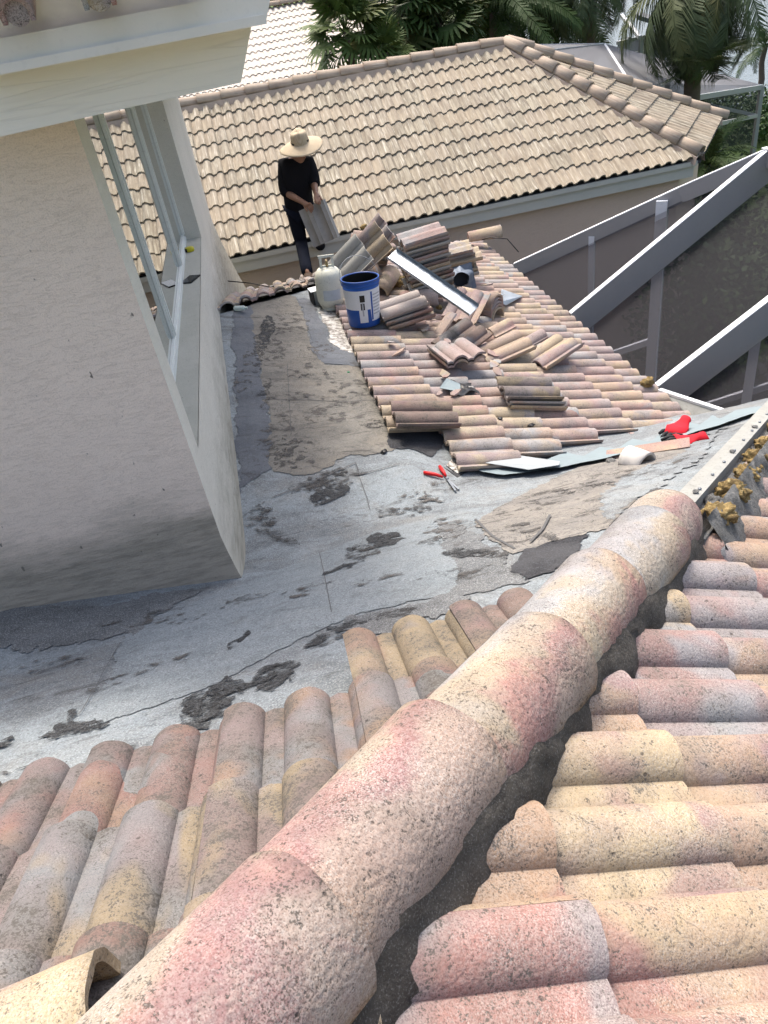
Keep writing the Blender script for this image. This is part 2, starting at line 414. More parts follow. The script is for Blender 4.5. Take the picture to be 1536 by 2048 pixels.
# ------------------------------------------------------------------ ground and water
def ground_mat():
    t = NT('lawn_and_patio'); co = t.obj()
    base = t.mix(t.step(t.noise(co, .6, 5), .35, .65), (.055, .10, .02), (.085, .14, .03))
    base = t.mix(t.math('MULTIPLY', t.step(t.noise(co, 30, 4), .45, .65), .5), base, (.04, .07, .015))
    return t.done(base, t.bump(t.noise(co, 45, 4), .6, .05), .95)
GZ = -6.0
g = MB(); g.add([(-400, -60, GZ), (500, -60, GZ), (500, 700, GZ), (-400, 700, GZ)], [(0, 1, 2, 3)])
tag(g.build('ground', ground_mat()), kind='structure')
t = NT('patio_concrete'); M_patio = t.done(t.mix(t.noise(t.obj(), 3, 4), (.022, .026, .028), (.038, .042, .043)), None, .9)
g = MB(); g.add([(2.0, -3, GZ + .02), (11.5, -3, GZ + .02), (11.5, 10.0, GZ + .02), (2.0, 10.0, GZ + .02)], [(0, 1, 2, 3)])
tag(g.build('patio', M_patio), kind='structure')
t = NT('lake_water'); t.b.inputs['Roughness'].default_value = .12
t.b.inputs['Specular IOR Level'].default_value = .7
M_water = t.done((.12, .16, .18), t.bump(t.noise(t.vmul(t.obj(), (1, 2.2, 1)), 2.2, 4, .6), .55, .12), .14)
g = MB(); g.add([(12.8, 27, GZ + .03), (30, 24, GZ + .03), (260, 5, GZ + .03), (260, 330, GZ + .03), (8, 330, GZ + .03), (9, 60, GZ + .03)], [(0, 1, 2, 3, 4, 5)])
tag(g.build('lake', M_water), kind='structure')

# ------------------------------------------------------------------ roof planes of the house
SA = .45
P, EXP = .157, .33
W2 = 2 * P
def zA(x, y): return -.862 - SA * y           # near slope falling away from the viewer
def zB(x, y): return -1.074 - SA * x          # near slope falling to the right; hip where y = x + .56
def zC(x, y): return -2.155 - .28 * x          # lower wing, falls to the right
def zD(x, y): return -2.155 - .28 * (y - 6.63)
def smax(a, b, k=.10):
    h = max(k - abs(a - b), 0) / k
    return max(a, b) + h * h * k * .25
def mz(x, y):
    a = -.925 - SA * y
    c = -2.185 - .28 * max(x, -.5) - .062 * max(0, 6.3 - y) * min(1, max(0, (.55 - x) / 1.0))
    z = smax(a, c, .16)
    if y > 6.63 + x: z = min(z, -2.185 - .28 * (y - 6.63))
    # low cricket in front of the wall
    z += .13 * min(1, max(0, (-.45 - x) / 1.0)) * math.exp(-((y - 2.85) / .42) ** 2)
    z += .010 * mnoise.noise(Vector((x * 2.1, y * 2.6, 3))) + .006 * mnoise.noise(Vector((x * 7, y * 5, 9)))
    return z
def hit(px, py):
    r = ray(px, py).normalized(); s = .5
    while s < 14:
        p = r * s
        if p.z < mz(p.x, p.y): break
        s += .01
    return r * s

house = empty('house', (0, 0, GZ))
tag(house, 'beige stucco house with multicoloured tiled roofs that the viewer stands on', 'house')

# membrane sheet
def membrane_sheet():
    xs = np.arange(-3.4, 3.5, .035); ys = np.arange(.55, 9.3, .035)
    idx = {}; v = []; f = []
    def ok(x, y):
        if y < x + .60: return False
        if y > 4.14 and x > 2.66: return False
        if y > 6.70 + x or y > 7.4 + .0 * x and x < -.3: return False
        if x < -.62 and y > 3.0: return False
        if y > 5.3 and x > 1.1: return False
        return True
    def vid(i, j):
        if (i, j) not in idx:
            idx[(i, j)] = len(v); v.append((xs[i], ys[j], mz(xs[i], ys[j])))
        return idx[(i, j)]
    for i in range(len(xs) - 1):
        for j in range(len(ys) - 1):
            if ok(xs[i] + .017, ys[j] + .017):
                f.append((vid(i, j), vid(i + 1, j), vid(i + 1, j + 1), vid(i, j + 1)))
    mb = MB(); mb.add(v, f, True); return mb
memb = membrane_sheet().build('roof_membrane', M_memb, house, Matrix.Identity(4))
memb['label'] = 'blue grey granulated roof membrane in the dead valley'

def patch(name, px, mat, off=.004, rag=.02, parent=None, fine=.05, label=None):
    pts = [hit(*p) for p in px]
    # ragged outline
    out = []
    n = len(pts)
    for i in range(n):
        a, b = pts[i], pts[(i + 1) % n]; k = max(1, int((b - a).length / .009))
        for q in range(k):
            p = a.lerp(b, q / k)
            nn = 1.6 * mnoise.noise_vector(Vector((p.x * 8, p.y * 8, off * 900))) + 1.0 * mnoise.noise_vector(Vector((p.x * 27, p.y * 27, 5))) + .6 * mnoise.noise_vector(Vector((p.x * 80, p.y * 80, 5)))
            out.append(Vector((p.x + nn.x * rag, p.y + nn.y * rag)))
    m = len(out); edges = [(i, (i + 1) % m) for i in range(m)]
    xs = [p.x for p in out]; ys = [p.y for p in out]
    inner = []
    x = min(xs)
    while x < max(xs):
        y = min(ys)
        while y < max(ys):
            inner.append(Vector((x + random.uniform(-.3, .3) * fine, y + random.uniform(-.3, .3) * fine))); y += fine
        x += fine
    vs, es, fs, *_ = delaunay_2d_cdt(out + inner, edges, [], 1, 1e-5)
    mb = MB()
    mb.add([(p.x, p.y, mz(p.x, p.y) + off) for p in vs], [tuple(q) for q in fs], True)
    me = mb.mesh(name)
    for poly in me.polygons: pass
    b = bmesh.new(); b.from_mesh(me)
    for q in b.faces:
        if q.normal.z < 0: q.normal_flip()
    b.to_mesh(me); b.free()
    o = link(name, me, mat, memb)
    o.matrix_parent_inverse = Matrix.Identity(4)
    if label: o['label'] = label
    return o
PATCHES = [
 ('bare_patch', [(508,604),(592,596),(612,640),(625,700),(650,728),(738,737),(768,800),(775,855),(790,905),(700,915),(620,952),(545,945),(540,860),(522,740),(508,665)], M_tan, .007, .012, 'tan bare patch of the membrane by the tiles'),
 ('dark_strip', [(596,598),(622,600),(650,652),(664,692),(735,716),(738,737),(650,729),(624,700),(611,640)], M_slate, .010, .012, None),
 ('foil_patch', [(636,604),(668,612),(700,650),(732,700),(728,712),(690,703),(664,688),(648,640)], M_foil, .012, .012, 'torn silver foil underlay beside the bucket'),
 ('dark_strip', [(466,622),(510,612),(516,700),(525,760),(540,870),(545,940),(500,960),(480,990),(470,830)], M_slate, .006, .012, None),
 ('tar_patch', [(772,862),(905,850),(920,872),(882,893),(862,915),(820,900),(782,898)], M_tar, .011, .010, None),
 ('brushed_patch', [(952,1046),(1010,1008),(1100,962),(1180,928),(1300,905),(1380,882),(1372,925),(1300,975),(1215,1058),(1110,1085),(1025,1108),(975,1078)], M_tan2, .008, .010, 'brown grey brushed patch beside the ridge tiles'),
 ('tar_patch', [(1018,1135),(1060,1100),(1110,1085),(1175,1070),(1150,1110),(1085,1150),(1045,1165)], M_tar, .011, .012, None),
 ('speckled_strip', [(872,1040),(920,1052),(960,1078),(1010,1105),(1020,1135),(1060,1165),(1010,1175),(930,1200),(900,1190),(930,1170),(900,1125)], M_scar, .006, .016, None),
 ('speckled_strip', [(-60,1232),(200,1212),(400,1178),(330,1228),(262,1275),(120,1292),(-60,1312)], M_scar, .006, .02, None),  # darker speckled strip along the foot of the front wall
 ('cap_sheet', [(250,1270),(340,1225),(480,1172),(640,1108),(760,1060),(860,1040),(905,1120),(930,1170),(880,1192),(700,1232),(560,1300),(400,1385),(180,1450),(240,1290)], M_memb_l, .004, .010, None),
 ('speckled_strip', [(700,1240),(800,1215),(890,1192),(930,1200),(900,1230),(800,1262),(720,1275),(690,1262)], M_scar, .009, .02, None),
 ('tar_smear', [(85,1478),(150,1436),(165,1445),(215,1436),(210,1446),(165,1460),(125,1475)], M_tar, .009, .02, None),
 ('tar_smear', [(360,1432),(390,1405),(440,1392),(500,1372),(540,1338),(582,1322),(578,1350),(545,1380),(490,1398),(440,1430),(400,1462)], M_tar, .010, .025, None),
 ('tar_smear', [(600,1295),(650,1272),(668,1268),(655,1290),(612,1302)], M_scar, .010, .02, None),
 ('tar_smear', [(455,1290),(500,1262),(500,1270),(475,1290)], M_tar, .009, .010, None),
 ('tar_smear', [(620,965),(660,948),(720,935),(735,945),(690,960),(700,975),(660,998),(625,985)], M_scar, .011, .03, None),
 ('tar_smear', [(500,1010),(545,1008),(548,1030),(540,1060),(500,1040)], M_scar, .010, .03, None),
 ('tar_smear', [(752,1078),(790,1068),(810,1078),(770,1092)], M_tar, .010, .012, None),
 ('tar_smear', [(705,1098),(745,1090),(770,1110),(720,1118)], M_scar, .010, .02, None),
 ('tar_smear', [(915,1108),(960,1100),(1005,1108),(990,1118),(930,1118)], M_tar, .010, .012, None),
 ('tar_smear', [(775,1020),(835,1015),(830,1030),(785,1032)], M_scar, .010, .02, None),
 ('tar_smear', [(735,845),(765,838),(770,852),(740,858)], M_scar, .014, .02, None),
 ('tar_smear', [(1190,1000),(1280,940),(1380,900),(1440,850),(1450,858),(1390,925),(1300,985),(1215,1040)], M_memb, .013, .02, None),
 ('tar_smear', [(560,1352),(585,1340),(600,1352),(590,1362)], M_tar, .012, .015, None),
]
for nm, px, mt, off, rag, lb in PATCHES:
    if nm == 'tar_smear': mt = {M_tar.name: M_smear, M_scar.name: M_smear2}.get(mt.name, mt)
    patch(nm, px, mt, .0022 + off * .35, rag * 1.5, label=lb)
def blot(px, py, w, h, ang, mt, off):
    pts = []
    for k in range(9):
        a = 2 * math.pi * k / 9; q = random.uniform(.6, 1.2)
        x = math.cos(a) * w * q; y = math.sin(a) * h * q
        pts.append((px + x * math.cos(ang) - y * math.sin(ang), py + x * math.sin(ang) + y * math.cos(ang)))
    patch('tar_smear', pts, mt, off, .02)
rb = random.Random(5); k_ = 0
BL = [(640,962,60,16,-.35,1),(665,985,45,18,-.3,0),(520,1035,34,30,.3,1),(555,1075,45,12,.4,1),(770,1082,32,14,-.2,0),(725,1105,36,14,-.1,1),(690,1135,40,5,-.35,0),(780,1022,30,12,0,1),(840,1020,26,9,.1,1),
      (470,1285,24,7,-.5,0),(400,1395,45,16,-.3,0),(455,1385,40,24,-.4,0),(535,1350,36,14,-.5,0),(420,1425,50,16,-.2,0),(640,1280,40,10,-.3,0),(700,1250,50,9,-.2,0),(790,1230,60,8,-.2,1),(140,1470,45,10,-.3,0),(200,1450,26,7,-.2,0),
      (10,1490,18,7,-.4,0),(150,1430,10,20,.2,0),(60,1540,60,6,-.2,1),(250,1510,80,6,-.2,1),(380,1240,70,8,-.2,2),(300,1240,90,12,-.15,2),(560,870,40,60,.1,2),(600,900,40,40,.2,2),(575,915,14,34,.5,1),(600,920,10,34,.5,1),(560,905,10,30,.4,1),(545,700,40,30,0,2),
      (580,650,45,25,.1,2),(600,745,60,20,.1,2),(640,760,50,18,0,2),(700,790,60,30,.1,2),(660,830,50,26,.2,2),(520,700,14,60,.1,1),(530,790,14,40,.15,1),(535,660,12,40,.1,0),(490,750,20,50,.1,2),(860,1085,30,8,-.3,1),(930,1110,40,10,0,0),(985,1112,36,9,0,1),
      (870,985,60,30,-.1,2),(830,1000,50,20,-.1,2),(1100,1000,120,22,-.3,2),(1220,960,110,18,-.3,2),(1050,1060,60,14,.2,2),(1110,1075,30,10,.3,1),(905,1055,60,30,0,2),(950,1150,50,12,-.2,2),(880,1150,50,8,-.2,2),(620,1180,70,10,-.2,2),(760,1160,60,8,-.25,2),(500,1200,60,8,-.3,1),
      (330,1330,80,12,-.3,2),(200,1370,70,12,-.3,2),(100,1330,90,12,-.2,2),(1350,930,70,8,-.6,2),(1290,1000,50,7,-.7,1),(735,700,26,10,.3,2),(745,850,24,10,0,1),(590,800,50,12,0,2),(640,700,26,20,0,2)]
for (px, py, w, h, a, m) in BL:
    blot(px, py, w, h, a, (M_smear, M_smear2, M_smear3)[m], .0065 + .00035 * (k_ % 7)); k_ += 1
def seam(px, w=.0014, off=.008, mat=M_line):
    pts = []
    for (a, b) in zip(px, px[1:]):
        n = max(2, int(math.dist(a, b) / 12))
        for i in range(n): pts.append(hit(a[0] + (b[0]-a[0]) * i / n, a[1] + (b[1]-a[1]) * i / n))
    pts.append(hit(*px[-1]))
    mb = MB()
    for i in range(len(pts) - 1):
        a, b = pts[i], pts[i+1]; d = (b - a); sd = Vector((-d.y, d.x, 0)).normalized() * w
        q = [a + sd, a - sd, b - sd, b + sd]
        mb.add([(p.x, p.y, mz(p.x, p.y) + off) for p in q], [(0, 1, 2, 3)])
    o = mb.build('membrane_seam', mat, memb); return o
seam([(160,1432),(190,1385),(215,1335),(243,1287)])
seam([(640,1108),(652,1165),(664,1228)])
seam([(545,998),(620,968),(712,928),(720,952),(800,930)], .003)
seam([(720,958),(735,1000),(740,1020)], .002)
seam([(525,800),(620,802),(690,806),(770,800)], .0025)
seam([(575,730),(583,870)], .002)
seam([(950,1040),(985,1075),(1030,1100)], .006)
seam([(1100,1035),(1085,1065),(1060,1090)], .006, .016)

# ------------------------------------------------------------------ roof tile shape
def roll_h(u):                                # height of the double roll profile over the pan, u in 0..W2
    c = (u - .036) / P; d = (c - round(c)) * P
    a = abs(d) / .056
    h = .039 * (1 - a * a) ** .62 if a < 1 else 0.0
    if a >= 1:
        pd = (abs(d) - .056) / (.0785 - .056)
        h += .004 * (1 - math.cos(pd * math.pi)) * .5 * 1.4
    return h
def tile_mesh(nx, ny, name, head=-.07, butt=EXP, w=W2, thick=.016, rough=0.0, seed=0, lift=.026, hs=1.0):
    if nx >= 20:                              # sample denser at the flanks
        us = sorted(set([0, w] + [min(w, max(0, .036 + k * P + s * .056 * math.sin(i / (nx // 4) * math.pi / 2))) for k in (0, 1, 2) for s in (-1, 1) for i in range(nx // 4 + 1)] + [.1145, .2715]))
    else: us = [w * i / nx for i in range(nx + 1)]
    ys = [head + (butt - head) * j / ny for j in range(ny + 1)]
    v = []; nu = len(us)
    for side in (0, 1):
        for y in ys:
            for u in us:
                z = roll_h(u) * hs + .005 + lift * (y - head) / (butt - head) + .007 * (1 - u / w) - (thick if side else 0)
                yy = y
                if rough:
                    z += rough * mnoise.noise(Vector((u * 22, y * 15, seed)))
                    if y == ys[-1]: yy += rough * 2.2 * mnoise.noise(Vector((u * 30, seed, 4)))
                v.append((u, yy, z))
    f = []; m = nu * len(ys)
    for j in range(len(ys) - 1):
        for i in range(nu - 1):
            a = j * nu + i
            f.append((a, a + 1, a + nu + 1, a + nu)); f.append((m + a, m + a + nu, m + a + nu + 1, m + a + 1))
    top = len(f)
    for i in range(nu - 1):
        b = (len(ys) - 1) * nu
        f.append((i, m + i, m + i + 1, i + 1)); f.append((b + i, b + i + 1, m + b + i + 1, m + b + i))
    for j in range(len(ys) - 1):
        a = j * nu
        f.append((a, a + nu, m + a + nu, m + a)); f.append((a + nu - 1, m + a + nu - 1, m + a + 2 * nu - 1, a + 2 * nu - 1))
    me = bpy.data.meshes.new(name); me.from_pydata(v, [], f)
    sm = [i < top for i in range(len(f))]
    me.polygons.foreach_set('use_smooth', sm); me.update()
    b = bmesh.new(); b.from_mesh(me); bmesh.ops.recalc_face_normals(b, faces=b.faces[:])
    for e in b.edges:
        if len(e.link_faces) == 2 and e.calc_face_angle(0) > .9: e.smooth = False
    b.to_mesh(me); b.free()
    return me
def basis(O, D, U):
    D = Vector(D).normalized(); U = Vector(U).normalized(); N = U.cross(D).normalized()
    return Matrix(((U.x, D.x, N.x, O[0]), (U.y, D.y, N.y, O[1]), (U.z, D.z, N.z, O[2]), (0, 0, 0, 1)))
def clipped(me, mw, clips):
    """a copy of the tile mesh cut by world planes (point, outward normal); None when nothing is left"""
    b = bmesh.new(); b.from_mesh(me); inv = mw.inverted(); cut = False
    for co, no in clips:
        lc = inv @ Vector(co); ln = (inv.to_3x3() @ Vector(no)).normalized()
        d = [(q.co - lc).dot(ln) for q in b.verts]
        if not d: b.free(); return None
        if min(d) > -.012: b.free(); return None
        if max(d) > .001:
            cut = True
            r = bmesh.ops.bisect_plane(b, geom=b.verts[:] + b.edges[:] + b.faces[:], plane_co=lc, plane_no=ln, clear_outer=True)
            es = [e for e in b.edges if len(e.link_faces) == 1]
            if es: bmesh.ops.holes_fill(b, edges=es, sides=0)
    if not cut: b.free(); return me
    if len(b.faces) < 4: b.free(); return None
    nm = bpy.data.meshes.new(me.name + '_cut'); b.to_mesh(nm); b.free(); return nm
def lay(parent, O, D, U, rows, cols, meshes, mat, clips=(), keep=None, stagger=0.0, jit=.003, w=W2, name='roof_tile', exp=EXP, drop=None):
    B0 = basis(O, D, U); out = []
    for i in range(*rows):
        for j in range(*cols):
            off = (stagger * w) if i % 2 else 0
            mw = B0 @ Matrix.Translation((j * w + off + random.uniform(-jit, jit) * .5, i * exp + random.uniform(-jit, jit), random.uniform(0, jit) * .6)) \
                @ Matrix.Rotation(random.uniform(-jit, jit) * 2.2, 4, 'Z') @ Matrix.Rotation(random.uniform(-jit, jit) * 1.8, 4, 'X')
            c = mw @ Vector((w / 2, exp / 2, 0))
            if keep and not keep(c): continue
            me = random.choice(meshes)
            me2 = clipped(me, mw, clips) if clips else me
            if me2 is None: continue
            o = bpy.data.objects.new(name, me2)
            if len(me2.materials) == 0: me2.materials.append(mat)
            COL.objects.link(o); o.parent = parent
            o.matrix_parent_inverse = parent.matrix_world.inverted() if False else Matrix.Identity(4)
            o.matrix_basis = mw if parent.get('wb') else mw
            out.append(o)
    return out
def slope_part(name, verts, mat, parent, label=None):
    """deck board under a roof slope, itself the parent of that slope's tiles (world-aligned)"""
    mb = MB(); mb.poly_prism([Vector(p) for p in verts], (0, 0, -.05))
    o = mb.build(name, mat, parent, Matrix.Identity(4)); fix_normals(o.data)
    if label: o['label'] = label
    return o
M_nmortX = paint('dusty_tile_red_roof', (.30, .20, .16), .9, .4, 0, .3, 9)
M_deck = paint('black_underlay', (.05, .05, .05), .9)

near_tiles = [tile_mesh(24, 5, 'near_tile', rough=.0016, seed=k * 3.1) for k in range(4)]
for m_ in near_tiles: m_.materials.append(M_tile)
nearA = [m_.copy() for m_ in near_tiles]
for m_ in nearA: m_.materials.clear(); m_.materials.append(M_tileA)
mid_tiles = [tile_mesh(20, 2, 'mid_tile', rough=.0014, seed=k * 2.3) for k in range(3)]
for m_ in mid_tiles: m_.materials.append(M_tileC)
loose_mesh = tile_mesh(20, 3, 'loose_tile', rough=.0012, seed=8); loose_mesh.materials.append(M_loose)
nb_tile = tile_mesh(12, 1, 'neighbour_tile'); nb_tile.materials.append(M_cream)

# slope A (falls away) ------------------------------------------------
HK = .56
hipn = Vector((1, -1, 0)).normalized()        # points from slope A to slope B
def hp(t, dz=0): return Vector((t, t + HK, -1.052 - SA * t + dz))
slA = slope_part('roof_slope', [(-3.2, .0 , zA(0, 0) - .03), (-.56, 0, zA(0, 0) - .03), (1.02, 1.58, zA(0, 1.58) - .03), (.10, 1.45, zA(0, 1.45) - .03), (-.03, 1.12, zA(0, 1.12) - .03), (-3.2, 1.12, zA(0, 1.12) - .03)], M_deck, house, 'sooty tiled slope left of the ridge tiles')
DA = Vector((0, 1, -SA)).normalized(); stepA = EXP * DA.y
rowsA = -3                                    # butts at y = 1.235 + k * stepA
OA = Vector((-.030 - 9 * W2, 1.205, zA(0, 1.205)))
def keepA(c):
    if c.x < -.16: return c.y < 1.23
    return c.y < 1.55
lay(slA, OA, DA, (1, 0, 0), (-5, 1), (0, 15), nearA, M_tileA, clips=[(hp(0) - hipn * .05, hipn)], keep=keepA, jit=.006)
# slope B (falls right) -------------------------------------------------
slB = slope_part('roof_slope', [(-.5, -.9, zB(-.5, 0) - .03), (4.2, -.9, zB(4.2, 0) - .03), (4.2, 4.6, zB(4.2, 0) - .03), (3.2, 3.72, zB(3.2, 0) - .03), (-.5, .02, zB(-.5, 0) - .03)], M_deck, house, 'tiled slope right of the ridge tiles')
DB = Vector((1, 0, -SA)).normalized()
OB = Vector((.20, .722 + .092 + 6 * W2, zB(.20, 0)))
lay(slB, OB, DB, (0, -1, 0), (-2, 8), (-5, 11), near_tiles, M_tile, clips=[(hp(0) + hipn * .012, -hipn)], jit=.006, keep=lambda c: c.x < 2.3 or c.y > .6)
# slope C (lower wing) -------------------------------------------------
slC = slope_part('roof_slope', [(.60, 4.0, zC(.6, 0) - .04), (1.25, 3.55, zC(1.25, 0) - .04), (2.62, 4.1, zC(2.62, 0) - .04), (2.62, 9.25, zC(2.62, 0) - .04), (.60, 7.2, zC(.6, 0) - .04)], M_deck, house, 'tiled slope under the pile of loose tiles')
DC = Vector((1, 0, -.28)).normalized()
OC = Vector((.56, 4.005 + 17 * W2, zC(.56, 0)))
cv = (Vector((2.62, 4.12, 0)) - Vector((1.12, 3.52, 0))); cvn = Vector((cv.y, -cv.x, 0)).normalized()
lay(slC, OC, DC, (0, -1, 0), (0, 7), (-1, 19), mid_tiles, M_tileC,
    clips=[((0, 6.63, 0), Vector((-1, 1, 0)).normalized()), ((2.70, 0, 0), (1, 0, 0))], stagger=.5, jit=.006,
    keep=lambda c: c.y > 3.98 or (c.x > .95 and (c - Vector((1.0, 3.50, 0))).dot(cvn) < -.04 and c.y > 3.6))
# slope D beyond the hip -------------------------------------------------
slD = slope_part('roof_slope', [(-.6, 6.05, zD(0, 6.05) - .05), (2.6, 9.25, zD(0, 9.25) - .05), (2.6, 10.0, zD(0, 10.0) - .05), (-.6, 10.0, zD(0, 10.0) - .05)], M_deck, house, 'far tiled slope the worker stands on')
DD = Vector((0, 1, -.28)).normalized()
lay(slD, Vector((-.6, 6.2, zD(0, 6.2))), DD, (1, 0, 0), (0, 10), (0, 10), [mid_tiles[0]], M_tileC, clips=[((0, 6.66, 0), Vector((1, -1, 0)).normalized())], jit=.01, keep=lambda c: c.y < 9.4 and c.y < c.x + 8.4)

# ridge (barrel) tiles ---------------------------------------------------
def barrel_mesh(name, r0=.112, r1=.128, L=.43, th=.016, n=28, ny=8, half=math.pi * .5, drop=.02, seed=0, rough=.0025, dome=False):
    v = []; ys = [L * j / ny for j in range(ny + 1)]
    cols = []
    for i in range(n + 1): cols.append((-half + 2 * half * i / n))
    nu = n + 3
    for side in (0, 1):
        for y in ys:
            rr = r0 + (r1 - r0) * y / L
            if dome and y > L * .8: rr *= 1 - .10 * ((y / L - .8) / .2) ** 2
            R_ = rr - (th if side else 0)
            row = [(-R_, y, -drop)] + [(R_ * math.sin(a), y, R_ * math.cos(a)) for a in cols] + [(R_, y, -drop)]
            for (x, yy, z) in row:
                q = rough * (mnoise.noise(Vector((x * 14, yy * 14, seed))) + .5 * mnoise.noise(Vector((x * 45, yy * 45, seed))))
                e = 0
                if y == ys[-1]: e = .006 * mnoise.noise(Vector((x * 20, z * 20, seed + 5)))
                v.append((x * (1 + q * 3.5), yy + e, z * (1 + q * 3.5) if z > 0 else z))
    f = []; m = nu * len(ys)
    for j in range(ny):
        for i in range(nu - 1):
            a = j * nu + i
            f.append((a, a + 1, a + nu + 1, a + nu)); f.append((m + a, m + a + nu, m + a + nu + 1, m + a + 1))
    top = len(f)
    for i in range(nu - 1):
        b = ny * nu
        f.append((i, m + i, m + i + 1, i + 1)); f.append((b + i, b + i + 1, m + b + i + 1, m + b + i))
    for j in range(ny):
        a = j * nu
        f.append((a, a + nu, m + a + nu, m + a)); f.append((a + nu - 1, m + a + nu - 1, m + a + 2 * nu - 1, a + 2 * nu - 1))
    me = bpy.data.meshes.new(name); me.from_pydata(v, [], f); me.polygons.foreach_set('use_smooth', [i < top for i in range(len(f))]); me.update()
    fix_normals(me); return me
def dirbasis(O, Y, up=(0, 0, 1), roll=0.0):
    Y = Vector(Y).normalized(); X = Y.cross(Vector(up)).normalized(); Z = X.cross(Y)
    m = Matrix(((X.x, Y.x, Z.x, O[0]), (X.y, Y.y, Z.y, O[1]), (X.z, Y.z, Z.z, O[2]), (0, 0, 0, 1)))
    return m @ Matrix.Rotation(roll, 4, 'Y')
hipdir = Vector((1, 1, -SA)).normalized()
ridge = empty('hip_ridge', hp(0), house); ridge.location = hp(0) - Vector((0, 0, GZ))
ridge['label'] = 'line of large half-round hip tiles'
HE = .365
t_end = 1.045
L_end = (hp(t_end) - hp(0)).length
for k in range(7):
    s_end = (hp(t_end if k == 0 else 1.16 - k * .255) - hp(0)).length * (1 if k < 6 or 1.16 - k * .255 > 0 else -1)
    if k and 1.16 - k * .255 < 0: s_end = -(hp(1.16 - k * .255) - hp(0)).length
    me = barrel_mesh('hip_tile', r0=.103, r1=.111, L=.44, seed=k * 7.7, n=40, ny=14, dome=(k == 0)); me.materials.append(M_ridge)
    o = hp(0, .055) - hipn * .056 + hipdir * (s_end - .44)
    mw = dirbasis(o, hipdir) @ Matrix.Rotation(R(random.uniform(-1.2, 1.2)), 4, 'Z') @ Matrix.Rotation(R(1.4), 4, 'X') @ Matrix.Translation((0, 0, -.004))
    ob = bpy.data.objects.new('hip_tile', me); COL.objects.link(ob); ob.parent = ridge
    ob.matrix_basis = Matrix.Translation(-hp(0)) @ mw
# mortar bedding on the right side
def mortar_strip(t0, t1, side, mat, w0=.105, w1=.165, top=.07, name='mortar_bedding', n=120, amp=.015):
    v = []; f = []; rows = 7
    for i in range(n + 1):
        t = t0 + (t1 - t0) * i / n
        for k in range(rows):
            a = k / (rows - 1)
            dd = w0 + (w1 - w0) * a + (amp * 1.3 * mnoise.noise(Vector((t * 9, k * .2, 2))) + amp * mnoise.noise(Vector((t * 31, k, 2))) if k > 0 else 0)
            p = hp(t) + hipn * side * dd
            zp = (zB(p.x, 0) if side > 0 else zA(0, p.y))
            z = zp + top * (1 - a ** 1.4) + .010 + amp * .5 * mnoise.noise(Vector((t * 25, k * 1.3, 7)))
            v.append((p.x, p.y, z - (.03 if k == rows - 1 else 0)))
    for i in range(n):
        for k in range(rows - 1):
            a = i * rows + k; f.append((a, a + 1, a + rows + 1, a + rows) if side < 0 else (a, a + rows, a + rows + 1, a + 1))
    mb = MB(); mb.add(v, f, True); return mb.build(name, mat, house, Matrix.Identity(4))
mortar_strip(-.9, 1.1, 1, M_mortar, .030, .088, .115)
mortar_strip(-.9, 1.1, -1, M_mortar, .075, .14, .10)
mortar_strip(1.06, 2.9, 1, M_mortar2, .05, .15, .125, amp=.022)
# bare hip board beyond the last ridge tile
mb = MB()
a, b = hp(1.02, .03), hp(3.0, .03)
for s, w, h, dz in ((-1, .035, .10, .055),):
    mb.bar(a + hipn * -.035 + Vector((0, 0, dz)), b + hipn * -.035 + Vector((0, 0, dz)), w, h)
mb.bar(a + hipn * -.085 + Vector((0, 0, -.005)), b + hipn * -.085 + Vector((0, 0, -.005)), .07, .02)
ob = mb.build('hip_board', M_gutterw, house, Matrix.Identity(4)); ob['label'] = 'bare white hip board where ridge tiles were taken off'
mb = MB(); mb.bar(a + Vector((0, 0, .012)) + hipn * .02, b + Vector((0, 0, .012)) + hipn * .02, .085, .03)
mb.build('board_channel', M_mortar2, house, Matrix.Identity(4))
# board heads (nails)
mb = MB()
for k in range(14):
    p = hp(1.12 + k * .13, .088) - hipn * .035
    mb.lathe([(.006, 0), (.006, .003), (.0, .004)], 8, Matrix.Translation(p))
mb.build('nail', M_steel2, house, Matrix.Identity(4))

# ------------------------------------------------------------------ rooms: wall of the tower and its window
X2, Y1, YE = -.49, 2.81, 9.15
ZS = -1.58                                   # sill height
def flare(z): return 0.0 if z > -1.93 else .075 * ((-1.93 - z) / .45) ** 1.3
# front wall (faces the viewer) with flared foot
v = []; f = []
xs = [-4.2 + (X2 + 4.2) * i / 40 for i in range(41)]
zs_ = [-.1, -.6, -1.0, -1.5, -1.75, -1.85, -1.93, -2.0, -2.1, -2.2, -2.35, -2.6]
for z in zs_:
    for i, x in enumerate(xs):
        fl = flare(z)
        v.append((x + (fl if i == 40 else 0), Y1 - fl, z))
nx = len(xs)
for j in range(len(zs_) - 1):
    for i in range(nx - 1):
        a = j * nx + i; f.append((a, a + nx, a + nx + 1, a + 1))
mb = MB(); mb.add(v, f, False)
o = mb.build('wall', M_stucco, house, Matrix.Identity(4)); o['label'] = 'pink beige stucco wall facing the viewer'
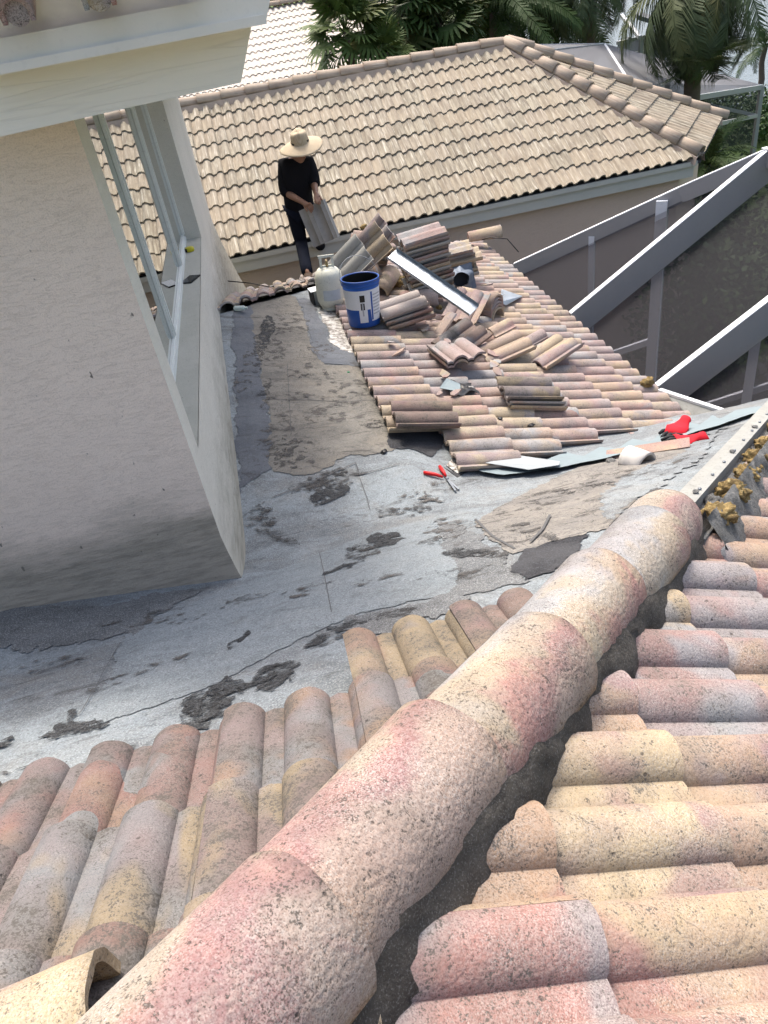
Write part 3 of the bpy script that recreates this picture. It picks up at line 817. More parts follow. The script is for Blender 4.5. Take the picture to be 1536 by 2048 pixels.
# side wall with the window recess
YW0, YW1 = 3.02, 6.82
v = []; f = []
def quad(mb, p): mb.add(p, [(0, 1, 2, 3)])
mb = MB()
ys_ = [Y1, YW0, 4.0, 5.0, 6.0, YW1, YE]
low = [ZS, -1.85, -1.93, -2.0, -2.1, -2.2, -2.35, -2.6, -3.2]
for a_, b_ in zip(low, low[1:]):
    for y0, y1 in zip(ys_, ys_[1:]):
        fa, fb = flare(a_), flare(b_)
        c0 = -1 if y0 == Y1 else 0
        quad(mb, [(X2 + fa, y0 - (fa if c0 else 0), a_), (X2 + fb, y0 - (fb if c0 else 0), b_), (X2 + fb, y1, b_), (X2 + fa, y1, a_)])
ZT = -.1
quad(mb, [(X2, Y1, ZT), (X2, Y1, ZS), (X2, YW0, ZS), (X2, YW0, ZT)])
quad(mb, [(X2, YW1, ZT), (X2, YW1, ZS), (X2, YE, ZS), (X2, YE, ZT)])
quad(mb, [(X2, YW0, ZT), (X2 - .17, YW0, ZT), (X2 - .17, YW0, ZS), (X2, YW0, ZS)])
quad(mb, [(X2, YW1, ZT), (X2, YW1, ZS), (X2 - .17, YW1, ZS), (X2 - .17, YW1, ZT)])
quad(mb, [(X2, YE, ZT), (X2, YE, -3.2), (X2 - 1.5, YE, -3.2), (X2 - 1.5, YE, ZT)])
o = mb.build('wall', M_stucco2, house, Matrix.Identity(4)); o['label'] = 'grey beige side wall around the long window'
win = empty('window', (X2 - .15, YW0, ZS - GZ), house); win['label'] = 'long three-light window of the side wall'
WM = Matrix.Translation(-Vector((X2 - .15, YW0, ZS)))
mb = MB(); mb.box((X2 - .17, YW0 + .001, ZS - .03), (X2 - .004, YW1 - .001, ZS))
o = mb.build('window_sill', M_sill, None); o.parent = win; o.matrix_basis = WM
XG = X2 - .15
cuts = [YW0, 4.37, 5.86, YW1]
for y0, y1 in zip(cuts, cuts[1:]):
    mb = MB(); mb.add([(XG, y0, ZS), (XG, y1, ZS), (XG, y1, ZT), (XG, y0, ZT)], [(0, 1, 2, 3)])
    o = mb.build('pane', M_glass, None); o.parent = win; o.matrix_basis = WM
def winbar(nm, lo, hi):
    mb = MB(); mb.box(lo, hi)
    o = mb.build(nm, M_winframe, None); o.parent = win; o.matrix_basis = WM
winbar('window_rail', (XG + .001, YW0, ZS), (XG + .022, YW1, ZS + .035))
winbar('window_rail', (XG + .001, YW0, ZS + .035), (XG + .012, YW1, ZS + .055))
for y in cuts[1:3]:
    winbar('mullion', (XG + .001, y - .03, ZS + .056), (XG + .020, y - .012, ZT))
    winbar('mullion', (XG + .001, y - .008, ZS + .056), (XG + .028, y + .008, ZT))
    winbar('mullion', (XG + .001, y + .012, ZS + .056), (XG + .020, y + .03, ZT))
for y in (cuts[0] + .02, cuts[3] - .02):
    winbar('mullion', (XG + .001, y - .02, ZS + .056), (XG + .022, y + .02, ZT))
# eave over the wall: fascia, trim, gutter and first tiles
YF = 2.50
fb0, fb1 = aty(-60, 287, YF), aty(482, 165, YF)
ft0, ft1 = aty(-60, 155, YF), aty(503, 52, YF)
mb = MB(); mb.poly_prism([fb0, fb1, ft1, ft0], (0, .035, 0)); o = mb.build('fascia', M_fascia, house, Matrix.Identity(4)); fix_normals(o.data)
o['label'] = 'wide grained fascia board'
mb = MB(); mb.poly_prism([fb0 + Vector((0, .036, .02)), fb1 + Vector((-.01, .036, .02)), fb1 + Vector((-.01, .6, .02)), fb0 + Vector((0, .6, .02))], (0, 0, .02))
mb.poly_prism([fb1 + Vector((-.012, .036, .0)), ft1 + Vector((-.012, .036, -.0)), ft1 + Vector((-.012, 6.2, .0)), fb1 + Vector((-.012, 6.2, .0))], (-.03, 0, 0))
o = mb.build('soffit', M_fascia, house, Matrix.Identity(4)); fix_normals(o.data)
mb = MB(); mb.box((-4.2, YF + .04, -.099), (ft1.x - .20, 9.5, -.06)); mb.build('eave_ceiling', M_fascia, house, Matrix.Identity(4))
mb = MB(); mb.poly_prism([(-4.2, YF + .06, -.055), (ft1.x - .06, YF + .06, -.055), (ft1.x - .9, 6.0, .12), (-4.2, 6.0, .12)], (0, 0, -.02)); mb.poly_prism([(ft1.x - .06, YF + .06, -.055), (ft1.x - .06, 9.5, -.055), (ft1.x - .9, 6.0, .12)], (-.01, 0, -.02)); o = mb.build('roof_slope', M_nmortX, house, Matrix.Identity(4)); fix_normals(o.data)
YG = 2.40
g0, g1 = aty(-60, 157, YG), aty(532, 44, YG)
h0, h1 = aty(-60, 88, YG), aty(545, -25, YG)
mb = MB(); mb.poly_prism([g0, g1, h1, h0], (0, .09, 0)); o = mb.build('gutter', M_trim, house, Matrix.Identity(4)); fix_normals(o.data)
o['label'] = 'pale grey gutter along the upper eave'
mb = MB(); mb.bar(g0 + Vector((0, -.006, .018)), g1 + Vector((0, -.006, .018)), .014, .022); o = mb.build('gutter_lip', M_trim, house, Matrix.Identity(4))
mb = MB(); mb.poly_prism([h0 + Vector((0, .10, -.02)), h1 + Vector((-.02, .10, -.02)), h1 + Vector((-.02, .10, .09)), h0 + Vector((0, .10, .09))], (0, .03, 0))
o = mb.build('drip_board', M_trim, house, Matrix.Identity(4)); fix_normals(o.data)
pk = aty(131, 46, YG + .099)
mb = MB(); mb.lathe([(0, -.001), (.012, -.001)], 16, Matrix.Translation(pk) @ Matrix.Rotation(R(90), 4, 'X')); mb.build('drain_hole', M_deck, house, Matrix.Identity(4))
upper_tiles = slope_part('roof_slope', [aty(-200, 60, 2.6), aty(520, -70, 2.6), aty(520, -70, 2.6) + Vector((0, 2, .9)), aty(-200, 60, 2.6) + Vector((0, 2, .9))], M_deck, house, 'tiled slope above the wide fascia board')
uU = (aty(500, -60, 2.5) - aty(0, 20, 2.5)).normalized()
ev_m = [barrel_mesh('eave_tile', r0=.034, r1=.040, L=.40, n=16, ny=4, seed=71 + k, th=.012) for k in range(3)]
for m_ in ev_m: m_.materials.append(M_tileE)
def eave_piece(px, py, flip, k):
    e = aty(px, py, 2.30); d = Vector((0, -1, -.42)).normalized()
    m = dirbasis(e - d * .40, d)
    if flip: m = m @ Matrix.Translation((0, 0, .012)) @ Matrix.Rotation(R(180), 4, 'Y')
    o = bpy.data.objects.new('roof_tile', ev_m[k % 3]); COL.objects.link(o); o.parent = upper_tiles; o.matrix_basis = m
    if not flip:
        mb = MB(); mb.lathe([(0, 0), (.030, 0)], 14, dirbasis(e - d * .012 - Vector((0, 0, .004)), d) @ Matrix.Rotation(R(90), 4, 'X')); q = mb.build('mortar_plug', M_tileE, None); q.parent = upper_tiles
for k, (px, py, fl) in enumerate(((-130, 62, 0), (-50, 6, 1), (32, 28, 0), (112, -26, 1), (196, -2, 0), (280, -58, 1), (362, -34, 0))): eave_piece(px, py, fl, k)

# ------------------------------------------------------------------ support walls of the lower wing, eave and cage gutter
mb = MB()
mb.box((-.6, 9.1, GZ), (2.5, 9.3, -3.0)); mb.box((2.38, 4.3, GZ), (2.5, 9.3, -3.0)); mb.box((2.5, 4.1, GZ), (4.4, 4.2, -3.1))
mb.box((4.2, -1, GZ), (4.35, 4.2, -3.1))
mb.build('wall', M_nwall, house, Matrix.Identity(4))
ev = []
mb = MB(); mb.box((2.64, 4.12, -3.02), (2.68, 9.25, -2.88)); mb.build('fascia', M_bluegrey, house, Matrix.Identity(4))

# ------------------------------------------------------------------ scalloped flashing below slope C
def flashing():
    out = [(882,872),(900,858),(935,852),(965,872),(985,905),(1003,936),(1020,931),(1040,940),(1062,926),(1090,930),(1130,912),(1170,920),(1200,902),(1235,906),(1262,886),(1300,892),(1330,868),(1352,872),(1375,852),(1400,857),(1425,838),(1440,845),(1470,828),(1505,822),(1540,818),
           (1545,828),(1500,836),(1440,858),(1390,872),(1320,895),(1260,912),(1210,925),(1150,937),(1085,948),(1010,958),(960,950),(930,930),(905,905)]
    return patch('valley_flashing', out, M_flash, .03, .006, label='blue grey valley flashing with hand-cut edge')
flashing()
mb = MB()
pl = [hit(972, 941), hit(1058, 955), hit(1118, 946), hit(1120, 938), hit(1040, 926), hit(1000, 934)]
pl = [p + Vector((0, 0, .055)) for p in pl]
mb.poly_prism(pl, (0, 0, -.003)); o = mb.build('valley_flashing', simple('white_flashing_end', (.30, .33, .34), .8), house, Matrix.Identity(4)); fix_normals(o.data)

# white eave gutter end at the inner corner
ga, gb = Vector((2.72, 4.72, -2.93)), atz(1490, 835, -2.80)
ga = on(1319, 779, (0, 0, 1), -2.84)
mb = MB()
gd = (gb - ga)
mb.poly_prism([ga, gb, gb + Vector((0, 0, -.035)), gb + Vector((-.16, -.02, -.16)), ga + Vector((-.02, -.16, -.20))], (.02, .012, 0))
o = mb.build('eave_gutter', M_gutterw, house, Matrix.Identity(4)); fix_normals(o.data)
mb = MB(); mb.bar(ga + Vector((0, 0, .006)), gb + Vector((0, 0, .006)), .035, .02); mb.build('gutter_lip', M_alutop, house, Matrix.Identity(4))

#INSERT_MORE
# ------------------------------------------------------------------ neighbour's house
nb = empty('neighbour_house', (2.5, 12.5, GZ))
tag(nb, 'tan stucco house with cream tiled hip roof behind the worker', 'house')
NS = .5
def zN(x, y): return NS * y - 7.70
NE, NR = 10.06, 13.03                        # eave and ridge, distance from the viewer
ze, zr = zN(0, NE), zN(0, NR)
AP = Vector((4.42, NR, zr)); C1 = Vector((6.12, NE, ze)); C2 = Vector((7.62, 12.05, ze))
def wal(name, mat, mb, parent): return mb.build(name, mat, parent, Matrix.Translation((0, 0, 0)))
def nlink(mb, name, mat, parent=None):
    o = mb.build(name, mat, None); p = parent or nb
    o.parent = p
    o.matrix_basis = Matrix.Translation(-p.location) if p.type == 'EMPTY' else Matrix.Identity(4)
    return o
def deck(parent, verts, name='roof_slope', th=.015, mat=None):
    mb = MB(); mb.poly_prism(verts, (0, 0, -th)); o = nlink(mb, name, mat or M_deck, parent); fix_normals(o.data); return o
LX = -3.0
dn = Vector((0, 0, -.03))
s1 = deck(nb, [Vector((LX, NE, ze)) + dn, C1 + dn, AP + dn, Vector((LX, NR, zr)) + dn]); s1['label'] = 'cream slope facing the viewer'
s2 = deck(nb, [C1 + dn, C2 + dn, AP + dn]); s2['label'] = 'narrow hip slope at the right end'
s3 = deck(nb, [C2 + dn, Vector((7.62, 14.0, ze)) + dn, AP + dn]) ; s3['label'] = 'slope behind the far hip'
s4 = deck(nb, [Vector((LX, NR, zr)) + dn, AP + dn, Vector((4.42, 16.0, ze)) + dn, Vector((LX, 16.0, ze)) + dn]); s4['label'] = 'back slope beyond the ridge'
def nlay(slope, *a, **k):
    # tiles of an Empty-based thing: the slope's frame sits at the world origin
    return lay(slope, *a, **k)
Dn = Vector((0, -1, -NS)).normalized(); Un = Vector((-1, 0, 0))
hipA = (AP - C1); hA = Vector((hipA.y, -hipA.x, 0)).normalized()
if hA.x < 0: hA = -hA
e_n = (Vector((0, NR, zr)) - Vector((0, NE, ze))).length / 10
nb10 = tile_mesh(14, 1, 'neighbour_tile', butt=e_n, lift=.026, thick=.020, hs=1.1); nb10.materials.append(M_cream)
lay(s1, Vector((6.30, NR, zr)), Dn, Un, (0, 10), (0, 26), [nb10], M_cream, clips=[(C1 - hA * .03, hA)], exp=e_n, jit=.004)
# hip slope between the two hips
ev_ = (C2 - C1).normalized(); mid = (C1 + C2) / 2
up = (AP - mid); up = (up - ev_ * up.dot(ev_)); D2 = -up.normalized()
U2 = ev_.copy()
if U2.cross(D2).z < 0: U2 = -U2
Ln = up.length; rows2 = max(1, round(Ln / e_n)); e2 = Ln / rows2
nb2 = tile_mesh(14, 1, 'neighbour_tile', butt=e2, lift=.034, thick=.022, hs=1.1); nb2.materials.append(M_cream)
hB = (C2 - AP); nB_ = Vector((hB.y, -hB.x, 0)).normalized()
if nB_.dot(C1 - AP) > 0: nB_ = -nB_
O2 = mid + up - U2 * (W2 * 6)
lay(s2, O2, D2, U2, (0, rows2), (0, 12), [nb2], M_cream, clips=[(C1 + hA * .03, -hA), (C2 - nB_ * .03, nB_)], exp=e2, jit=.004)
# ridge and hip caps
cap = barrel_mesh('ridge_cap', r0=.085, r1=.098, L=.42, n=10, ny=2, seed=2, th=.02); cap.materials.append(M_creamcap)
def capline(parent, a, b, name='ridge_cap', exp=.36, lift=.03, r=random):
    a = Vector(a); b = Vector(b); d = b - a; n = int(d.length / exp) + 1; d.normalize()
    for k in range(n):
        o = bpy.data.objects.new(name, cap); COL.objects.link(o); o.parent = parent
        w = dirbasis(a + d * (k * exp) + Vector((0, 0, lift)), d) @ Matrix.Rotation(R(random.uniform(-2, 2)), 4, 'Z') @ Matrix.Rotation(R(2.5), 4, 'X')
        o.matrix_basis = Matrix.Translation(-parent.location) @ w if parent.type == 'EMPTY' else w
capline(nb, AP + Vector((0, 0, .03)), (LX, NR, zr + .03), exp=.37)
capline(nb, AP + Vector((.0, -.0, .05)), C1 + (AP - C1) * .04 + Vector((0, 0, .03)), 'hip_cap', exp=.33)
capline(nb, AP + Vector((.05, .05, .05)), C2 + (AP - C2) * .04 + Vector((0, 0, .03)), 'hip_cap', exp=.33)
# mortar under caps
M_nmort = paint('tan_mortar', (.40, .32, .25), .9, .3, 0, .1, 8)
def ridge_mortar(a, b, w=.13):
    mb = MB(); a = Vector(a); b = Vector(b); d = (b - a).normalized(); sd = d.cross(Vector((0, 0, 1))).normalized()
    n = 40; v = []; f = []
    for i in range(n + 1):
        p = a.lerp(b, i / n)
        for k, (q, h) in enumerate(((-w, -.05), (-w * .75, .045), (0, .08), (w * .75, .045), (w, -.05))):
            v.append(p + sd * (q + .01 * mnoise.noise(Vector((i * .8, k, 1)))) + Vector((0, 0, h)))
    for i in range(n):
        for k in range(4): f.append((i*5+k, i*5+k+1, i*5+k+6, i*5+k+5))
    mb.add(v, f); o = nlink(mb, 'ridge_mortar', M_nmort); fix_normals(o.data)
ridge_mortar(AP, (LX, NR, zr)); ridge_mortar(AP, C1); ridge_mortar(AP, C2)
# walls, fascia, soffit
mb = MB(); mb.box((LX, NE + .03, ze - .21), (C1.x - .07, NE + .06, ze - .062)); o = nlink(mb, 'fascia', M_bluegrey)
mb = MB(); mb.box((LX, NE - .004, ze - .065), (C1.x - .04, NE + .028, ze - .004)); o = nlink(mb, 'fascia', M_bluegrey)
mb = MB(); q0 = C1 + Vector((-.10, .06, -.2)); q1 = C2 + Vector((-.08, .0, -.2))
mb.poly_prism([q0, q1, q1 + Vector((0, 0, .185)), q0 + Vector((0, 0, .185))], (-.05, .03, 0)); o = nlink(mb, 'fascia', M_bluegrey); fix_normals(o.data)
mb = MB()
mb.poly_prism([(LX, NE + .14, GZ), (C1.x - .22, NE + .14, GZ), (C2.x - .32, C2.y, GZ), (C2.x - .32, 15.8, GZ), (LX, 15.8, GZ)], (0, 0, ze - GZ - .10))
o = nlink(mb, 'wall', M_nwall); fix_normals(o.data)

# far pale house -------------------------------------------------------
fh = empty('far_house', (0, 30, GZ))
tag(fh, 'distant house with pale cream tiled roof behind the fan palms', 'house')
def fpt(px, py, Y): return aty(px, py, Y)
FS = .42
fe = aty(560, 190, 20.5)
kF = fe.z - FS * fe.y
def onF(px, py): return on(px, py, (0, -FS, 1), kF)
ft = onF(600, 8)
frows = 16
Lf = math.hypot(ft.y - fe.y, ft.z - fe.z)
ncol = 40; nrow = int(Lf / .36)
far_t = tile_mesh(10, 1, 'far_tile', butt=.36, w=W2)
mb = MB(); x_left = -2.5
BF = basis(Vector((x_left + 0, ft.y, ft.z)), (0, -1, -FS), (-1, 0, 0))
tv = [v_.co.copy() for v_ in far_t.vertices]; tf = [tuple(p_.vertices) for p_ in far_t.polygons]
hip0 = onF(548, 0); hip1 = onF(520, -10)
for i in range(nrow):
    for j in range(-31, 10):
        Mx = BF @ Matrix.Translation((j * W2, i * .36, random.uniform(0, .004)))
        mb.add([Mx @ p_ for p_ in tv], tf, False)
so = nlink(MB().poly_prism([(-6, fe.y, fe.z - .03), (7.2, fe.y, fe.z - .03), (7.2, ft.y, ft.z - .03), (-6, ft.y, ft.z - .03)], (0, 0, -.1)), 'roof_slope', M_deck, fh)
o = nlink(mb, 'roof_tile', M_white, fh); o['kind'] = 'stuff'
capline(fh, (7, ft.y, ft.z + .05), (-5, ft.y, ft.z + .05), 'ridge_cap', exp=.38)
mb = MB(); mb.box((-6, fe.y + .3, GZ), (7.0, ft.y + 7, fe.z - .2)); nlink(mb, 'wall', M_nwall, fh)
mb = MB(); mb.poly_prism([(-6, ft.y, ft.z - .02), (7.2, ft.y, ft.z - .02), (7.2, ft.y + 7, fe.z - .1), (-6, ft.y + 7, fe.z - .1)], (0, 0, -.1)); nlink(mb, 'roof_slope', M_white, fh)

# ------------------------------------------------------------------ pool screen cages
cg = empty('pool_cage', (3.6, 6.5, GZ))
tag(cg, 'near pool screen enclosure with wide grey beams and dark mesh at the right', 'screen enclosure')
def beam(a, b, w=.05, h=.15, parent=cg, name='beam', up=(0, 0, 1), top=True):
    mb = MB(); mb.bar(a, b, w, h, up); o = nlink(mb, name, M_alu, parent)
    if top:  # white strip paints the sunlit top edge; the grey sides hold the shade
        mt = MB(); a = Vector(a); b = Vector(b); mt.bar(a + Vector((0, 0, .008)), b + Vector((0, 0, .008)), w + .004, .008, up)
        q = mt.mesh('lit_beam_top'); c = link('lit_beam_top', q, M_alutop); c.parent = o; c.matrix_basis = Matrix.Identity(4)
    return o
XG0 = 2.80
J = Vector((4.72, 6.67, -1.80))
beam((XG0, 8.30, -2.92), (4.18, 7.22, -2.14), .05, .15); beam((4.18, 7.22, -2.14), J, .05, .15)
def rise(x0, y, z0, x1, z1, w=.05, h=.16): beam((x0, y, z0), (x1, y, z1), w, h)
rise(XG0, 6.66, -2.95, 4.72, -1.80, .055, .27)
rise(XG0, 4.93, -2.95, 4.72, -1.80, .055, .27)
beam(J, (9.5, 6.67, -1.8), .05, .15); beam((4.72, 4.93, -1.8), (9.5, 4.93, -1.8), .05, .15)
rise(XG0 + .9, 3.2, -2.4, 4.72, -1.80, .055, .27)
beam(J + Vector((0, .05, 0)), (4.72, -2, -1.8), .05, .15)
beam((2.80, 8.35, -3.02), (2.80, 4.80, -3.02), .08, .10, name='super_gutter', top=False)
# wall below the hip beam: posts and rails in the plane of its plan line
hb0 = Vector((XG0, 8.30, 0)); hb1 = Vector((4.18, 7.22, 0)); hd = (hb1 - hb0).normalized(); hn = Vector((hd.y, -hd.x, 0))
def onW(px, py): return on(px, py, hn, hn.dot(hb0))
M_postw = paint('pale_aluminium_post', (.60, .63, .66), .5, .1)
def post(px, py, px2, py2, w=.06, d=.10, z0=GZ):
    a = onW(px, py) - Vector((0, 0, .05))
    mb = MB(); mb.bar((a.x, a.y, z0), a, w, d, up=(hd.x, hd.y, 0)); nlink(mb, 'post', M_postw, cg)
post(1338, 388, 0, 0, .13, .11); post(1190, 462, 0, 0, .07, .06); post(1530, 630, 0, 0, .13, .10)
for (p0, p1) in (((1120, 738), (1312, 672)), ((1312, 838), (1560, 758)),):
    a, b = onW(*p0), onW(*p1); mb = MB(); mb.bar(a, b, .05, .07); nlink(mb, 'rail', M_postw, cg)
def panel(pts, parent=cg, mat=None):
    mb = MB(); mb.poly_prism([Vector(p) for p in pts], (.0015, .001, -.0015)); o = nlink(mb, 'screen_panel', mat or M_screen, parent); return o
def dz(v, k): return Vector(v) + Vector((0, 0, k))
panel([dz((XG0, 8.30, 0), GZ), dz((4.18, 7.22, 0), GZ), (4.18, 7.22, -2.2), (XG0, 8.30, -3.0)])
e_ = hb0 + hd * 5.2
panel([dz((4.18, 7.22, 0), GZ), (e_.x, e_.y, GZ), (e_.x, e_.y, -1.8), (4.72, 6.67, -1.86), (4.18, 7.22, -2.2)])
PD = -.26
panel([(XG0 + .02, 8.26, -3.06), (4.18, 7.19, -2.27), (4.70, 6.70, -2.0), (4.70, 6.69, -2.08), (XG0 + .1, 6.69, -3.17)])
panel([(XG0 + .1, 6.62, -2.93 + PD), (4.72, 6.62, -1.84 + PD), (4.72, 4.97, -1.84 + PD), (XG0 + .1, 4.97, -2.93 + PD)])
panel([(XG0 + .1, 4.89, -2.93 + PD), (4.72, 4.89, -1.84 + PD), (4.72, 3.22, -1.84 + PD), (XG0 + .9, 3.22, -2.45 + PD), (XG0 + .1, 4.0, -2.93 + PD)])
panel([(4.76, 6.67, -1.85), (9.5, 6.67, -1.85), (9.5, -1, -1.85), (4.76, -1, -1.85)])

# second cage behind the neighbour's hip --------------------------------
c2 = empty('pool_cage', (10, 17, GZ))
tag(c2, 'grey pool screen enclosure beyond the cream hip roof', 'screen enclosure')
def beam2(p0, p1, Y0, Y1=None, w=.06, h=.12, par=c2, top=True):
    a = aty(*p0, Y0); b = aty(*p1, Y1 if Y1 else Y0); beam(a, b, w, h, par, top=top); return a, b
YC = 17.5
M_alu_save = M_alu
a1, b1 = beam2((1035, 90), (1208, 87), 16.2, 17.6)
a2, b2 = beam2((1065, 104), (1208, 87), 14.2, 17.6)
a3, b3 = beam2((1208, 87), (1262, 170), 17.6, 14.6)
a4, b4 = beam2((1208, 87), (1345, 140), 17.6, 18.8)
a5, b5 = beam2((1345, 140), (1524, 170), 18.8, 19.5)
a6, b6 = beam2((1300, 205), (1524, 170), 14.6, 19.5, .07, .10)
a7, b7 = beam2((1420, 192), (1524, 172), 17.0, 19.5, .06, .08)
pa = aty(1521, 172, 19.5); pm = MB(); pm.bar((pa.x, pa.y, GZ), pa, .10, .10, up=(0, 1, 0)); nlink(pm, 'post', M_alu, c2)
for (p0, p1, Y0, Y1_) in (((1420, 207), (1514, 228), 17.0, 19.4), ((1440, 243), (1514, 228), 16.0, 19.4), ((1420, 262), (1440, 243), 15.4, 16.0)):
    beam2(p0, p1, Y0, Y1_, .06, .08, top=False)
t = NT('grey_roof_screen'); n_ = t.n; tr = n_.new('ShaderNodeBsdfTransparent'); mx = n_.new('ShaderNodeMixShader')
t.b.inputs['Base Color'].default_value = (.20, .205, .215, 1); mx.inputs[0].default_value = .62; tr.inputs[0].default_value = (.8, .8, .82, 1)
t.l.new(tr.outputs[0], mx.inputs[1]); t.l.new(t.b.outputs[0], mx.inputs[2]); t.l.new(mx.outputs[0], n_['Material Output'].inputs[0]); M_screen2 = t.m
panel([a1, b1, b3, a2], c2, M_screen2)
panel([b3, b1, b4, b5, a6], c2, M_screen2)
panel([b6, (b6.x, b6.y, GZ), (b5.x - 4.5, b5.y - 4.5, GZ), a6], c2, M_screen)
panel([a2, b3, (b3.x, b3.y, GZ), (a2.x, a2.y, GZ)], c2, M_screen)
# third cage and far grey roof by the lake
c3 = empty('pool_cage', (18, 30, GZ))
tag(c3, 'far white framed screen enclosure with grey roof near the lake', 'screen enclosure')
Yc = 27
r_ = [aty(1200, -5, Yc), aty(1268, 20, Yc), aty(1362, 48, Yc + 2), aty(1375, 75, Yc)]
beam2((1243, 28), (1280, 72), Yc, Yc - 2, .09, .09, c3); beam2((1235, 83), (1370, 52), Yc - 1.5, Yc, .09, .09, c3)
beam2((1235, 110), (1360, 88), Yc - 1.5, Yc, .08, .08, c3)
for px in (1281, 1292, 1340, 1255):
    a = aty(px, 74, Yc - 1.2); pm = MB(); pm.bar((a.x, a.y, GZ), a, .10, .10, up=(0, 1, 0)); nlink(pm, 'post', M_alu, c3)
mb = MB(); mb.poly_prism([aty(1262, 18, Yc + .5), aty(1362, 46, Yc + .5), aty(1345, 52, Yc - 2), aty(1275, 30, Yc - 2)], (0, 0, -.12)); nlink(mb, 'roof_panel', simple('slate_grey_roof', (.10, .105, .11)), c3)
panel([aty(1235, 83, Yc - 1.5), aty(1370, 52, Yc), aty(1370, 150, Yc), aty(1235, 150, Yc - 1.5)], c3, M_screen2)

# ------------------------------------------------------------------ vegetation
def fan_frond(name, r=.55, n=18, seed=0, petiole=.45):
    rnd = random.Random(seed); mb = MB()
    mb.tube([(0, 0, 0), (0, petiole * .6, .05), (0, petiole, .03)], [.012, .009, .007], 4)
    for k in range(n):
        a = (k - (n - 1) / 2) / ((n - 1) / 2) * R(118) + rnd.uniform(-.04, .04)
        L = r * (1 - .18 * abs(a) / 2) * rnd.uniform(.88, 1.05)
        d = Vector((math.sin(a), math.cos(a), 0)); s_ = Vector((d.y, -d.x, 0))
        b0 = Vector((0, petiole, .03)); w = .030
        p1 = b0 + d * L * .5 + Vector((0, 0, .02)); p2 = b0 + d * L * .8 + Vector((0, 0, -.05 * rnd.random())); p3 = b0 + d * L + Vector((0, 0, -.22 * rnd.random() * r))
        mb.add([b0, p1 - s_ * w, p1 + s_ * w + Vector((0, 0, .02)), p2 - s_ * w * .7, p2 + s_ * w * .7, p3], [(0, 1, 2), (1, 3, 4, 2), (3, 5, 4)])
    return mb.mesh(name)
def pinnate(name, L=2.2, n=34, droop=1.0, leaf=.45, seed=0, w=.018, hang=.6):
    rnd = random.Random(seed); mb = MB(); pts = []
    for i in range(9):
        t = i / 8; a = R(35) - droop * t * 1.9
        if i == 0: p = Vector((0, 0, 0))
        else: p = pts[-1] + Vector((0, math.cos(a), math.sin(a))) * (L / 8)
        pts.append(p)
    mb.tube(pts, [.020 * (1 - .8 * i / 8) + .003 for i in range(9)], 4)
    for k in range(n):
        t = .12 + .86 * k / (n - 1); q = t * 8; i = min(7, int(q)); p = pts[i].lerp(pts[i+1], q - i); d = (pts[i+1] - pts[i]).normalized()
        for s_ in (-1, 1):
            ll = leaf * (math.sin(math.pi * min(1, t * .85 + .12)) * .6 + .4) * rnd.uniform(.8, 1.1)
            out = (Vector((s_ * .9, 0, 0)) + d * .6 + Vector((0, 0, rnd.uniform(-.2, .25)))).normalized()
            p1 = p + out * ll * .5; p2 = p + out * ll * .8 + Vector((0, 0, -hang * ll * .7)) ; sd = d * w
            mb.add([p - sd, p + sd, p1 + sd - Vector((0, 0, hang * ll * .12)), p1 - sd - Vector((0, 0, hang * ll * .12)), p2], [(0, 1, 2, 3), (3, 2, 4)])
    return mb.mesh(name)
fans = [fan_frond('fan_frond', .60, 20, k) for k in range(3)]
for m_ in fans: m_.materials.append(M_fan)
fansd = [m_.copy() for m_ in fans]
for m_ in fansd: m_.materials.clear(); m_.materials.append(M_dk)
pins = [pinnate('palm_frond', 1.9, 36, .8, .42, k) for k in range(3)]
for m_ in pins: m_.materials.append(M_dk)
queens = [pinnate('palm_frond', 2.6, 60, 1.25, .62, k + 5, .016, 1.25) for k in range(3)]
for m_ in queens: m_.materials.append(M_gr)
def palm(label, top, meshes, n, name='palm_tree', group=None, trunk_r=.09, size=1.0, spread=(R(-50), R(60)), lean=(0, 0), cat='palm', seed=0):
    rnd = random.Random(seed * 13 + 1)
    top = Vector(top); base = Vector((top.x + lean[0], top.y + lean[1], GZ))
    root = empty(name, base); tag(root, label, cat, group)
    mb = MB(); pts = [(base.lerp(top, k / 6) + Vector((.05 * math.sin(k * 1.3 + seed), .0, 0))) - base for k in range(7)]
    mb.tube(pts, [trunk_r * (1.25 - .35 * k / 6) for k in range(7)], 8); mb.build('trunk', M_trunk, root, base_mw(base))
    for k in range(n):
        az = k * 2.39996 + rnd.uniform(-.3, .3); el = spread[0] + (spread[1] - spread[0]) * ((k + .5) / n) + rnd.uniform(-.15, .15)
        d = Vector((math.sin(az) * math.cos(el), math.cos(az) * math.cos(el), math.sin(el)))
        sc = size * rnd.uniform(.8, 1.12)
        upv = Vector((0, 0, 1)) if abs(d.z) < .95 else Vector((0, 1, 0))
        X = d.cross(upv).normalized(); Z = X.cross(d)
        m = Matrix(((X.x, d.x, Z.x, 0), (X.y, d.y, Z.y, 0), (X.z, d.z, Z.z, 0), (0, 0, 0, 1)))
        o = bpy.data.objects.new('frond', rnd.choice(meshes)); COL.objects.link(o); o.parent = root
        o.matrix_basis = Matrix.Translation(top - base) @ m @ Matrix.Rotation(rnd.uniform(-.5, .5), 4, 'Y') @ Matrix.Scale(sc, 4)
    return root
def base_mw(b): return Matrix.Translation(b)
G1 = 'fan palms behind the ridge of the cream roof'
palm('bushy fan palm with spiky leaves standing left, against the pale roof', aty(690, 62, 16.2), fans, 30, 'fan_palm', G1, .07, 1.0, (R(-55), R(80)), seed=1)
palm('lower fan palm just above the ridge tiles, right of the bushy one', aty(772, 105, 16.0), fans, 18, 'fan_palm', G1, .06, .62, (R(-40), R(80)), seed=2)
